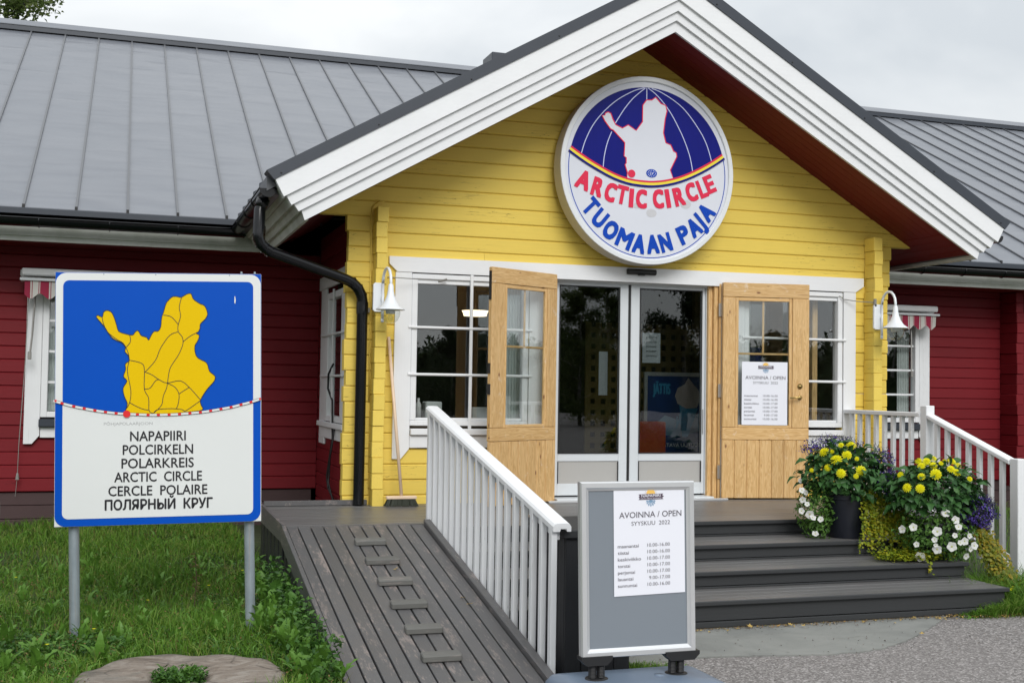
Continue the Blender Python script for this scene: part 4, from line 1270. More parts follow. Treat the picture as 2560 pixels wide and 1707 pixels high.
# ================================================================== ROAD SIGN (Arctic Circle board)
B_MAP=[(0.4044,0.6692),(0.4064,0.6949),(0.4135,0.7292),(0.3962,0.7722),(0.3891,0.8204),(0.4114,0.8632),(0.3911,0.89),(0.4033,0.9327),(0.4012,0.9648),(0.4236,0.9862),(0.4165,1.0183),(0.3992,1.0396),(0.4012,1.0663),(0.3809,1.093),(0.3555,1.1036),(0.3251,1.1226),(0.2998,1.1566),(0.2847,1.1831),(0.2595,1.2148),(0.2343,1.2465),(0.2444,1.2571),(0.2675,1.2467),(0.2746,1.2733),(0.2847,1.284),(0.2998,1.2863),(0.3201,1.2758),(0.3352,1.2472),(0.3504,1.1994),(0.3626,1.1622),(0.4012,1.1464),(0.4419,1.1391),(0.4571,1.1574),(0.4704,1.166),(0.4806,1.1575),(0.4929,1.1361),(0.5236,1.1256),(0.5359,1.1095),(0.5492,1.1364),(0.5666,1.1611),(0.5902,1.1634),(0.6056,1.1903),(0.6106,1.2439),(0.6209,1.2762),(0.6362,1.3299),(0.6516,1.3515),(0.6722,1.371),(0.698,1.3735),(0.7238,1.3684),(0.7548,1.387),(0.7755,1.3926),(0.7859,1.3852),(0.7964,1.3584),(0.8328,1.3319),(0.8641,1.316),(0.8799,1.2729),(0.8748,1.2513),(0.8644,1.235),(0.8384,1.2078),(0.8354,1.1808),(0.825,1.1592),(0.8125,1.1505),(0.8313,1.1376),(0.8231,1.1052),(0.8055,1.0727),(0.8098,1.0241),(0.8286,0.9971),(0.8756,0.97),(0.8915,0.9212),(0.9177,0.8972),(0.9262,0.8831),(0.9179,0.856),(0.8761,0.8073),(0.8397,0.7456),(0.8429,0.7152),(0.8503,0.6847),(0.7721,0.6735),(0.6684,0.6646),(0.5549,0.6635),(0.4831,0.6674)]
B_LINES=[[(0.7269,1.3684),(0.7136,1.3092),(0.721,1.2555),(0.7066,1.1962),(0.7088,1.1586),(0.7316,1.1264),(0.7348,1.0833),(0.7091,1.0186),(0.6627,0.9431),(0.6494,0.8785),(0.6422,0.8246),(0.6217,0.7708),(0.6115,0.717),(0.5652,0.6688)],[(0.6209,1.2601),(0.6673,1.2497),(0.7087,1.2016)],[(0.7057,1.1586),(0.6572,1.1368),(0.6058,1.0615),(0.575,0.9862),(0.5156,0.9165)],[(0.7348,1.0973),(0.7762,1.132),(0.8125,1.1516)],[(0.4236,0.9884),(0.493,0.9701),(0.5115,0.9326),(0.5116,0.8145),(0.5363,0.7606),(0.5394,0.6852),(0.5631,0.6667)],[(0.5156,0.9165),(0.5546,0.9003),(0.5958,0.8711),(0.6422,0.8505),(0.7198,0.8621),(0.7718,0.824),(0.8397,0.7456)],[(0.5116,0.8145),(0.5444,0.8197),(0.5752,0.8626),(0.5958,0.8711)],[(0.6422,0.8505),(0.6888,0.8244),(0.7127,0.7832),(0.7097,0.727),(0.6973,0.6925)],[(0.7127,0.7832),(0.7718,0.8219)],[(0.5652,0.6688),(0.5909,0.6902),(0.6683,0.6949),(0.7305,0.689),(0.7534,0.6812),(0.8397,0.7424)],[(0.4268,0.7345),(0.4626,0.7127),(0.5035,0.6941),(0.5364,0.6874)],[(0.2675,1.2467),(0.2746,1.2096),(0.2998,1.1566),(0.3504,1.1142),(0.391,1.0877),(0.4165,1.0343),(0.4236,0.9884),(0.4135,0.922),(0.4339,0.8041),(0.4268,0.7345),(0.4034,0.6885)],[(0.4266,1.1391),(0.4297,1.0985),(0.4063,1.0664)]]
B_ARC=[(-0.0055,0.7482),(0.0433,0.733),(0.1093,0.7144),(0.1685,0.7012),(0.2289,0.6889),(0.2896,0.6788),(0.3504,0.6708),(0.4115,0.6659),(0.4728,0.6621),(0.5343,0.6583),(0.594,0.6578),(0.656,0.6583),(0.7171,0.661),(0.7774,0.6658),(0.8389,0.6707),(0.8996,0.6789),(0.9605,0.6892),(1.0205,0.6997),(1.0796,0.7145),(1.139,0.7294),(1.1995,0.7487)]
B_BLUE=[(0.0446,1.4641),(1.1494,1.4632),(1.1528,0.7238),(0.0383,0.7319)]
B_WHT=[(0.0383,0.7213),(1.1507,0.7128),(1.1528,0.0455),(0.0411,0.0459)]
B_DOT=(0.4115,0.6659)
B_TXT=[('NAPAPIIRI', 0.43, 0.7537, 0.5315), ('POLCIRKELN', 0.3881, 0.7967, 0.4504), ('POLARKREIS', 0.381, 0.8011, 0.3693), ('ARCTIC  CIRCLE', 0.3403, 0.8494, 0.288), ('CERCLE  POLAIRE', 0.3067, 0.8811, 0.2056), ('ПОЛЯРНЫЙ  КРУГ', 0.2863, 0.913, 0.122)]
B_GRAF=[(0.2794,0.6072),(0.5601,0.6042)]
S_MAP=[(0.0636,0.6928),(0.0238,0.6628),(-0.0305,0.6579),(-0.0683,0.6058),(-0.0693,0.4506),(-0.1321,0.364),(-0.212,0.4098),(-0.2707,0.3748),(-0.3385,0.4018),(-0.3671,0.4515),(-0.3874,0.5018),(-0.4155,0.5124),(-0.4432,0.4996),(-0.4471,0.4797),(-0.4749,0.4747),(-0.4464,0.4252),(-0.3897,0.3584),(-0.3616,0.3477),(-0.245,0.2398),(-0.2505,0.1155),(-0.2292,0.104),(-0.2285,0.0519),(-0.241,0.0379),(-0.2162,-0.032),(-0.2196,-0.0909),(-0.1093,-0.1002),(0.0188,-0.1019),(0.1332,-0.0887),(0.2525,-0.0594),(0.2213,0.019),(0.2864,0.1494),(0.2816,0.1861),(0.2525,0.1997),(0.2229,0.257),(0.1722,0.2728),(0.1466,0.3632),(0.1623,0.4967),(0.1802,0.571),(0.1681,0.6229),(0.1174,0.6382)]
S_MER=[[(-0.0518,0.7705),(-0.1341,0.7431),(-0.2045,0.7077),(-0.2954,0.6535),(-0.3718,0.5944),(-0.4477,0.5226),(-0.5094,0.4523),(-0.5637,0.3764),(-0.6042,0.3019),(-0.6442,0.2083),(-0.6744,0.1053)],[(-0.0418,0.7688),(-0.1053,0.7169),(-0.1754,0.6513),(-0.2588,0.5457),(-0.3414,0.4146)],[(-0.3754,0.3336),(-0.4065,0.2595),(-0.4292,0.1863),(-0.4488,0.0875),(-0.4571,-0.0168)],[(-0.0276,0.7702),(-0.0263,0.6622)],[(-0.0133,0.7715),(0.0589,0.7254),(0.1389,0.6534),(0.2268,0.5486),(0.3007,0.4289),(0.3497,0.34),(0.3901,0.2502),(0.4277,0.1467),(0.4555,0.0159)],[(0.0225,0.7709),(0.0945,0.7525),(0.1669,0.7221),(0.2543,0.6771),(0.3422,0.6185),(0.4234,0.539),(0.4903,0.458),(0.55,0.3761),(0.5951,0.2929),(0.6255,0.215),(0.65,0.1367)]]
S_ARC=[(-0.7725,0.1698),(-0.6841,0.1149),(-0.587,0.0603),(-0.4895,0.0133),(-0.3914,-0.0315),(-0.2931,-0.0661),(-0.1943,-0.0891),(-0.088,-0.0987),(0.0187,-0.0992),(0.126,-0.0866),(0.2338,-0.062),(0.3349,-0.0285),(0.4364,0.0158),(0.5239,0.0607),(0.6118,0.1111),(0.6853,0.158),(0.7577,0.209)]
S_T1=[('A',-0.6462,-0.1334),('R',-0.5075,-0.1884),('C',-0.3791,-0.2278),('T',-0.2627,-0.2435),('I',-0.1708,-0.2675),('C',-0.0689,-0.2701),('C',0.1022,-0.2591),('I',0.1998,-0.2489),('R',0.3153,-0.223),('C',0.4429,-0.1736),('L',0.5554,-0.1329),('E',0.633,-0.085)]
S_T2=[('T',-0.5741,-0.3695),('U',-0.48,-0.4733),('O',-0.373,-0.577),('M',-0.2321,-0.6509),('A',-0.0878,-0.6888),('A',0.0515,-0.6854),('N',0.1802,-0.6617),('P',0.3657,-0.5793),('A',0.4757,-0.5044),('J',0.5292,-0.4417),('A',0.6018,-0.3536)]
S_DOT=(-0.1737,-0.042)
S_STK=(0.0293,-0.0303)
F_Y1=[[5.587,-2.059,0.618],[5.358,-2.03,0.565],[5.385,-2.159,0.511],[5.477,-2.166,0.549],[5.316,-2.148,0.449],[5.389,-2.218,0.409],[5.398,-2.08,0.571],[5.545,-2.259,0.429],[5.512,-2.033,0.619],[5.498,-2.261,0.388],[5.238,-2.038,0.42],[5.541,-2.208,0.522]]
F_Y2=[[5.955,-2.427,0.515],[5.982,-2.487,0.516],[6.107,-2.406,0.53],[5.9,-2.534,0.484],[5.98,-2.574,0.492],[6.061,-2.56,0.507],[6.139,-2.502,0.522],[6.199,-2.51,0.515],[6.204,-2.583,0.491],[6.088,-2.642,0.467],[6.117,-2.672,0.443],[5.837,-2.617,0.41],[5.939,-2.655,0.43],[5.736,-2.58,0.323],[5.802,-2.649,0.322],[5.749,-2.48,0.412],[6.215,-2.7,0.396]]
F_W2=[[5.998,-2.572,0.263],[5.977,-2.723,0.142],[5.709,-2.556,0.005],[5.752,-2.634,0.029],[5.887,-2.74,0.007],[6.04,-2.758,0.092],[6.055,-2.773,0.042],[6.019,-2.776,-0.022],[5.87,-2.731,-0.056],[5.772,-2.646,-0.1],[5.899,-2.724,-0.131],[6.003,-2.762,-0.108],[6.069,-2.775,-0.078],[6.111,-2.775,-0.069],[6.155,-2.774,-0.03],[6.223,-2.746,-0.109],[6.188,-2.747,-0.133],[5.825,-2.622,-0.199],[5.91,-2.589,-0.271],[6.169,-2.72,-0.192],[6.005,-2.683,0.199],[5.883,-2.728,-0.098]]
F_W1=[[5.19,-1.95,0.333],[5.157,-2.031,0.263],[5.167,-2.069,0.248],[5.15,-2.052,0.19],[5.148,-2.04,0.102],[5.183,-2.101,0.079],[5.204,-2.116,0.057],[5.256,-2.142,0.045],[5.248,-2.081,-0.074],[5.167,-2.089,0.16]]

bs = thing('information_sign', 'blue and white Arctic Circle road sign with a yellow map on two steel posts', 'sign', (-.361, -2.75, .177), rot=(0, -R(1.30), -R(6.6)))
BW, BH = 1.20, 1.515
def BS(name, g, mat, **kw): return obj(name, g, mat, bs, **kw)
def arcv(u):
    us = [p[0] for p in B_ARC]; vs = [p[1] for p in B_ARC]
    return float(np.interp(u, us, vs))
g = G(); g.box(0, BW, -.002, .028, 0, BH, .003); BS('board', g, 'sign_white')
# top: blue ground, white rounded frame, blue field; bottom: blue rounded frame, white field
ar = smoothline(B_ARC, 3)
top = [(.001, BH - .001)] + [(max(.001, min(BW - .001, p[0])), p[1]) for p in ar] + [(BW - .001, BH - .001)]
BS('blue_corners', fillpoly(top, -.0035), 'sign_blue')
rad = .062
tw = [q for q in rrect(.003, BW - .003, .3, BH - .004, rad, 8, (0, 0, 1, 1)) if q[1] > .8]
tw = [(p[0], p[1]) for p in tw]
poly = [(max(.003, min(BW - .003, p[0])), p[1] + .0) for p in ar] + tw[:]
BS('white_frame', fillpoly(poly, -.0055), 'sign_white')
bt = rrect(.003, BW - .003, .003, .8, rad, 8, (1, 1, 0, 0))
bt = [q for q in bt if q[1] < .6]
poly = [(max(.003, min(BW - .003, p[0])), p[1]) for p in ar[::-1]] + bt
BS('blue_frame', fillpoly(poly, -.0055), 'sign_blue')
u0, u1, vt = .045, 1.152, 1.466
r2 = .035
arc_in = [(u0, arcv(u0))] + [p for p in ar if u0 < p[0] < u1] + [(u1, arcv(u1))]
tp = [q for q in rrect(u0, u1, .3, vt, r2, 6, (0, 0, 1, 1)) if q[1] > .8]
BS('blue_field', fillpoly(arc_in + tp, -.0075), 'sign_blue')
bp_ = [q for q in rrect(u0, u1, .046, .9, r2, 6, (1, 1, 0, 0)) if q[1] < .6]
BS('white_field', fillpoly(arc_in[::-1] + bp_, -.0075), 'sign_white')
mp = smoothline(B_MAP, 3, True)
BS('map', fillpoly(mp, -.0095), 'sign_yellow')
g = ribbon(mp, .0042, -.0112, True)
for l in B_LINES: 
    q = ribbon(smoothline(l, 4), .0036, -.0113); g.add(q.v, q.f)
BS('map_outline', g, 'ink')
BS('circle_line', ribbon(ar, .0165, -.0125), 'ink')
BS('circle_line', ribbon(ar, .0125, -.0138), 'sign_white')
for i, (u, v) in enumerate(B_ARC):
    if i == 7: continue
    a, b = (B_ARC[max(i - 1, 0)], B_ARC[min(i + 1, len(B_ARC) - 1)])
    d = Vector((b[0] - a[0], b[1] - a[1])).normalized()
    h = .009 if 0 < i < 20 else .006
    cu_ = min(max(u, h + .001), BW - h - .001)
    BS('red_mark', ribbon([(cu_ - d.x * h, v - d.y * h), (cu_ + d.x * h, v + d.y * h)], .0125, -.0150), 'sign_red')
g = G(); c = B_DOT; n = 24
g.add([(c[0] + .0215 * math.cos(2 * math.pi * k / n), -.0165, c[1] + .0215 * math.sin(2 * math.pi * k / n)) for k in range(n)], [tuple(range(n))])
BS('red_dot', g, 'sign_red')
for (s_, a, b, v) in B_TXT:
    g = G(); cap = .0565; text_to(g, s_, a, b, v - cap / 2, cap, -.0090, bold=(.045 if s_[0] == 'П' else .022)); BS('lettering', g, 'ink')
g = G(); text_to(g, 'PÕHJAPOLAARJOON', B_GRAF[0][0], B_GRAF[1][0], B_GRAF[0][1] - .008, .017, -.0085); BS('pencil_scrawl', g, 'pencil')
g = G(); g.add([(1.040, -.0092, 1.375), (1.044, -.0092, 1.378), (1.048, -.0092, 1.352), (1.044, -.0092, 1.330), (1.039, -.0092, 1.338)], [(0, 1, 2, 3, 4)]); BS('paint_chip', g, 'sign_white')
for x in (.075, .375, .81): 
    g = G(); g.lathe([(0, 0), (.005, 0), (.004, -.003), (0, -.004)], (x + .2, -.003, BH - .010), 8, 'y'); BS('rivet', g, 'galv')
for x in (1.075, 1.155):
    g = G(); g.box(x, x + .012, .0, .02, BH + .001, BH + .014, .002); BS('bolt', g, 'galv')
for x in (.10, 1.125):
    zt = 1.40; lean = .0
    g = G(); g.tube([(x, .062, zt), (x + .002, .062, .0), (x + .012, .062, -.80)], .0305, 18)
    g.lathe([(.0305, zt), (.026, zt + .006), (0, zt + .008)], (x, .062, 0), 18)
    o = BS('post', g, 'galv'); smooth_by_angle(o.data, 50)
    for zz in (.2, 1.2):
        g = G(); g.box(x - .045, x + .045, .026, .034, zz - .02, zz + .02); obj('clamp', g, 'galv', o)

# ================================================================== ROUND SHOP SIGN
rs = thing('round_shop_sign', 'round illuminated Arctic Circle sign box under the gable', 'sign', (4.6, -.10, 3.075))
def RN(name, g, mat, **kw): return obj(name, g, mat, rs, **kw)
RO = .878
g = G(); g.lathe([(RO - .012, 0), (RO, -.004), (RO, -.176), (RO - .004, -.181), (RO - .04, -.182), (RO - .046, -.178), (RO - .046, -.160)], (0, 0, 0), 96, 'y'); o = RN('casing', g, 'box_side'); smooth_by_angle(o.data, 35)
o.data.materials.append(M['box_white'])
for p in o.data.polygons:
    c = p.center
    if c.y < -.176 or math.hypot(c.x, c.z) < RO - .02: p.material_index = 1
g = G(); g.lathe([(RO - .01, .0), (0, .0)], (0, 0, 0), 64, 'y'); RN('back_plate', g, 'box_side')
g = G(); g.tube([(-.3, 0, .5), (-.3, .1, .5)], .02, 8); g.tube([(.3, 0, .5), (.3, .1, .5)], .02, 8); g.tube([(0, 0, -.6), (0, .1, -.6)], .02, 8); RN('bracket', g, 'steel')
YF = -.165
n = 96; RF = RO - .046
g = G(); g.add([(RF * math.cos(2 * math.pi * k / n), YF, RF * math.sin(2 * math.pi * k / n)) for k in range(n)], [tuple(range(n))]); RN('sign_face', g, 'acrylic')
# printed disc
c0 = (0.0, -.018); rp = .795
arc = smoothline(S_ARC, 4)
def on_circle_between(p_from, p_to, r=rp, n=60):
    a0 = math.atan2(p_from[1] - c0[1], p_from[0] - c0[0]); a1 = math.atan2(p_to[1] - c0[1], p_to[0] - c0[0])
    while a1 < a0: a1 += 2 * math.pi
    return [(c0[0] + r * math.cos(a0 + (a1 - a0) * k / n), c0[1] + r * math.sin(a0 + (a1 - a0) * k / n)) for k in range(n + 1)]
dome = arc[:-1] + on_circle_between(arc[-1], arc[0])
RN('globe', fillpoly(dome, YF - .002), 'navy')
g = G()
for l in S_MER: q = ribbon(smoothline(l, 3), .0085, YF - .004); g.add(q.v, q.f)
RN('meridian_lines', g, 'line_blue')
lower = on_circle_between(arc[0], arc[-1], rp, 70)
RN('ring_line', ribbon(lower, .0075, YF - .002), 'royal')
sm = S_MAP
RN('map', fillpoly(sm, YF - .006), 'acrylic')
RN('map_outline', ribbon(sm, .010, YF - .0075, True), 'crimson')
def offs(pts, d): 
    out = []
    for i, p in enumerate(pts):
        a, b = pts[max(i - 1, 0)], pts[min(i + 1, len(pts) - 1)]
        t = Vector((b[0] - a[0], b[1] - a[1])).normalized(); out.append((p[0] - t.y * d, p[1] + t.x * d))
    return out
RN('red_stripe', ribbon(offs(arc, -.006), .018, YF - .009), 'crimson')
RN('yellow_stripe', ribbon(offs(arc, -.026), .024, YF - .009), 'yellow_line')
RN('blue_stripe', ribbon(offs(arc, -.048), .020, YF - .009), 'navy')
def disc(c, r, y, n=24, k=1.0): 
    g = G(); g.add([(c[0] + r * math.cos(2 * math.pi * q / n), y, c[1] + r * k * math.sin(2 * math.pi * q / n)) for q in range(n)], [tuple(range(n))]); return g
RN('red_dot', disc(S_DOT, .037, YF - .0105), 'crimson')
st = RN('sticker', disc((S_STK[0], S_STK[1] + .005), .055, YF - .0085, k=.72), 'royal')
g = G(); text_to(g, 'LV', S_STK[0] - .018, S_STK[0] + .020, S_STK[1] - .008, .026, YF - .0100, .02)
for q in range(12):
    a = 2 * math.pi * q / 12; w_ = disc((S_STK[0] + .038 * math.cos(a), S_STK[1] + .005 + .028 * math.sin(a)), .004, YF - .0100, 6); g.add(w_.v, w_.f)
obj('sticker_print', g, 'paper', st)
def letters(data, cap, width, bold, mat):
    n = len(data)
    capz = text_mesh('H', 0)[2][3]
    for i, (ch, x, z) in enumerate(data):
        a = data[max(i - 2, 0)]; b = data[min(i + 2, n - 1)]
        t = Vector((b[1] - a[1], b[2] - a[2])).normalized()
        v, f, bb = text_mesh(ch, 0)
        k = (cap - 2 * bold) / capz
        cxl = (bb[0] + bb[1]) / 2
        wl = width.get(ch, width['*']) - 2 * bold; kx = wl / (bb[1] - bb[0])
        g = G()
        for q in range(8):
            dx, dz = bold * math.cos(q * math.pi / 4), bold * math.sin(q * math.pi / 4)
            m_ = max(abs(dx), abs(dz)) or 1
            dx, dz = dx * bold / m_, dz * bold / m_
            g.add([(x + ((p[0] - cxl) * kx + dx) * t.x - (p[2] * k - cap / 2 + bold + dz) * t.y, YF - .004 - .00012 * q, z + ((p[0] - cxl) * kx + dx) * t.y + (p[2] * k - cap / 2 + bold + dz) * t.x) for p in v], f)
        RN('letter', g, mat)
letters(S_T1, .176, {'*': .112, 'I': .046, 'A': .142, 'T': .112, 'C': .112, 'E': .098, 'L': .090, 'R': .112}, .0095, 'crimson')
letters(S_T2, .176, {'*': .116, 'J': .060, 'M': .158, 'O': .136, 'N': .122, 'A': .128, 'T': .112, 'U': .118}, .0095, 'royal')
for (sx, sz, rr_) in ((-.115, -.335, .036), (.035, -.395, .052), (.385, -.29, .055)):
    RN('smudge', disc((sx, sz), rr_, YF - .0015, k=.75), 'smudge')

# ================================================================== SENSOR, LAMPS, WIRES
g = G()
prof = [(.0, -.024), (-.030, -.024), (-.046, -.010), (-.046, .012), (-.030, .026), (.0, .026)]
g.prism([(a, b) for a, b in prof], 'x', -.145, .145)
g.box(-.03, .03, -.040, .0, -.032, -.020, .002)
sn = obj('door_sensor', g, 'rubber', None, loc=(4.638, -.034, 2.148)); tag(sn, 'black motion sensor bar on the white board above the sliding doors', 'sensor')
def lamp(loc, rz_, label):
    L = thing('wall_lamp', label, 'lamp', loc, rz_, group='wall lamps beside the entrance')
    g = G(); g.prism([(-.045, -.11), (-.03, -.125), (.03, -.125), (.045, -.11), (.045, .11), (.03, .125), (-.03, .125), (-.045, .11)], 'y', -.022, 0); obj('wall_plate', g, 'white_metal', L)
    path = [(.035, -.035, -.19), (.035, -.035, -.05), (.035, -.035, .12)]
    for k in range(9):
        a = math.pi * k / 8
        path.append((.035 + .0 * k, -.035 - .11 * (1 - math.cos(a)), .12 + .125 * math.sin(a)))
    path.append((.035, -.255, .075))
    g = G(); g.tube(path, .0125, 10); g.lathe([(0, 0), (.014, .004), (.014, .03), (0, .034)], (.035, -.035, -.22), 10); g.box(.02, .05, -.035, -.01, -.03, .03); obj('arm', g, 'white_metal', L, smooth=True)
    g = G(); g.lathe([(.016, .10), (.022, .085), (.026, .04), (.034, -.0), (.050, -.045), (.082, -.09), (.120, -.115), (.124, -.122), (.118, -.120), (.078, -.098), (.044, -.055), (.02, .0)], (.035, -.255, 0), 28); o = obj('lamp_shade', g, 'white_metal', L, smooth=True)
    g = G(); g.lathe([(.040, -.098), (.040, -.150), (.034, -.156), (0, -.156)], (.035, -.255, 0), 16); obj('bulb_holder', g, 'plastic_white', L, smooth=True)
    g = G(); g.lathe([(.076, -.112), (.084, -.14), (.080, -.175), (.062, -.210), (.035, -.232), (0, -.240)], (.035, -.255, 0), 24); obj('glass_globe', g, 'globe', L, smooth=True)
    g = G(); g.lathe([(0, -.16), (.015, -.165), (.024, -.19), (.018, -.212), (0, -.218)], (.035, -.255, 0), 12); obj('bulb', g, 'globe', L, smooth=True)
    return L
lamp((2.085, -.178, 1.805), R(6), 'white gooseneck wall lamp on the log corner left of the entrance')
lamp((7.155, -.178, 1.800), R(0), 'white gooseneck wall lamp on the log corner right of the entrance')
g = G(); g.tube([(2.17, -.175, 1.985), (2.45, -.10, 1.985), (2.70, -.045, 1.985)], .004, 5); g.tube([(2.66, -.05, 1.975), (2.70, -.045, 1.985), (2.74, -.04, 2.0)], .010, 6)
tag(obj('stay_wire', g, 'wire'), 'thin grey wire hooked across the top of the left window', 'wire')
g = G(); g.tube([(7.13, -.175, 1.945), (6.98, -.10, 1.955), (6.86, -.040, 1.975)], .005, 5); g.box(7.115, 7.14, -.20, -.175, 1.90, 1.98, .003); g.tube([(6.86, -.04, 1.975), (6.82, -.03, 2.01)], .004, 5)
tag(obj('stay_wire', g, 'wire'), 'thin grey wire from the right log corner to the window frame', 'wire')

# ================================================================== AWNINGS
def awning(x0, x1, label, armx, ropex=None):
    A = thing('window_awning', label, 'awning', (x0, 2.88, 2.05), group='striped awnings over the red wall windows')
    W = x1 - x0
    g = G(); g.box(0, W, -.20, -.06, .055, .13, .012); obj('cassette', g, 'white', A)
    g = G(); g.box(-.015, W + .015, -.215, -.06, -.0, .03, .004); obj('front_bar', g, 'alu', A)
    g = G(); n = 60; v = []
    for k in range(n + 1):
        x = .03 + (W - .06) * k / n
        ph = (x * 5.6) % 1.0
        drop = -.155 + .028 * math.cos(2 * math.pi * x * 5.6)
        yy = -.19 + .012 * math.sin(2 * math.pi * x * 4.0)
        v += [(x, -.19, 0.0), (x, yy, drop)]
    g.add(v, [(2 * k, 2 * k + 1, 2 * k + 3, 2 * k + 2) for k in range(n)]); o = obj('valance', g, 'awning', A, smooth=True)
    g = G()
    for ax in armx: g.tube([(ax, -.06, -.02), (ax - .02, -.10, -.55), (ax - .035, -.12, -.74)], .010, 6); g.box(ax - .055, ax - .02, -.14, -.10, -.80, -.72, .004)
    obj('folding_arm', g, 'wire', A)
    if ropex is not None:
        g = G(); g.tube([(ropex, -.03, .0), (ropex - .012, -.035, -.8), (ropex - .05, -.03, -1.66), (ropex - .055, -.03, -2.0)], .0045, 5); g.lathe([(0, .05), (.012, .03), (.020, -.03), (0, -.035)], (ropex - .055, -.03, -2.0), 8); g.tube([(ropex - .055, -.03, -2.0), (ropex - .07, -.03, -2.2)], .003, 5); obj('pull_cord', g, 'wire', A)
    return A
awning(-1.00, .62, 'red and white striped awning folded above the left red wall window', (.13, 1.45), .06)
awning(8.50, 10.12, 'red and white striped awning folded above the right red wall window', (.13, 1.30))

# ================================================================== BROOM
bm_ = thing('broom', 'wooden push broom with green bristles leaning on the yellow wall', 'broom', (2.325, -.2, 0))
g = G(); g.tube([(0, .0, .085), (-.102, .165, 1.45)], .0145, 10); g.tube([(-.1015, .164, 1.43), (-.104, .169, 1.47)], .014, 10); obj('handle', g, 'broom_wood', bm_, smooth=True)
g = G(); g.box(-.135, .132, -.030, .030, .062, .090, .006); obj('head', g, 'broom_wood', bm_)
g = G()
rb = random.Random(3)
for i in range(420):
    u = rb.uniform(-1, 1); w_ = rb.uniform(-1, 1)
    x0_, y0_ = u * .122, w_ * .024
    x1_, y1_ = u * .150 + rb.uniform(-.006, .006), w_ * .040 + rb.uniform(-.008, .008)
    t_ = .0022
    g.add([(x0_ - t_, y0_, .063), (x0_ + t_, y0_, .063), (x1_ + t_, y1_, .004), (x1_ - t_, y1_, .004)], [(0, 1, 2, 3)])
obj('bristles', g, 'bristle', bm_, kind='stuff', fix=False)

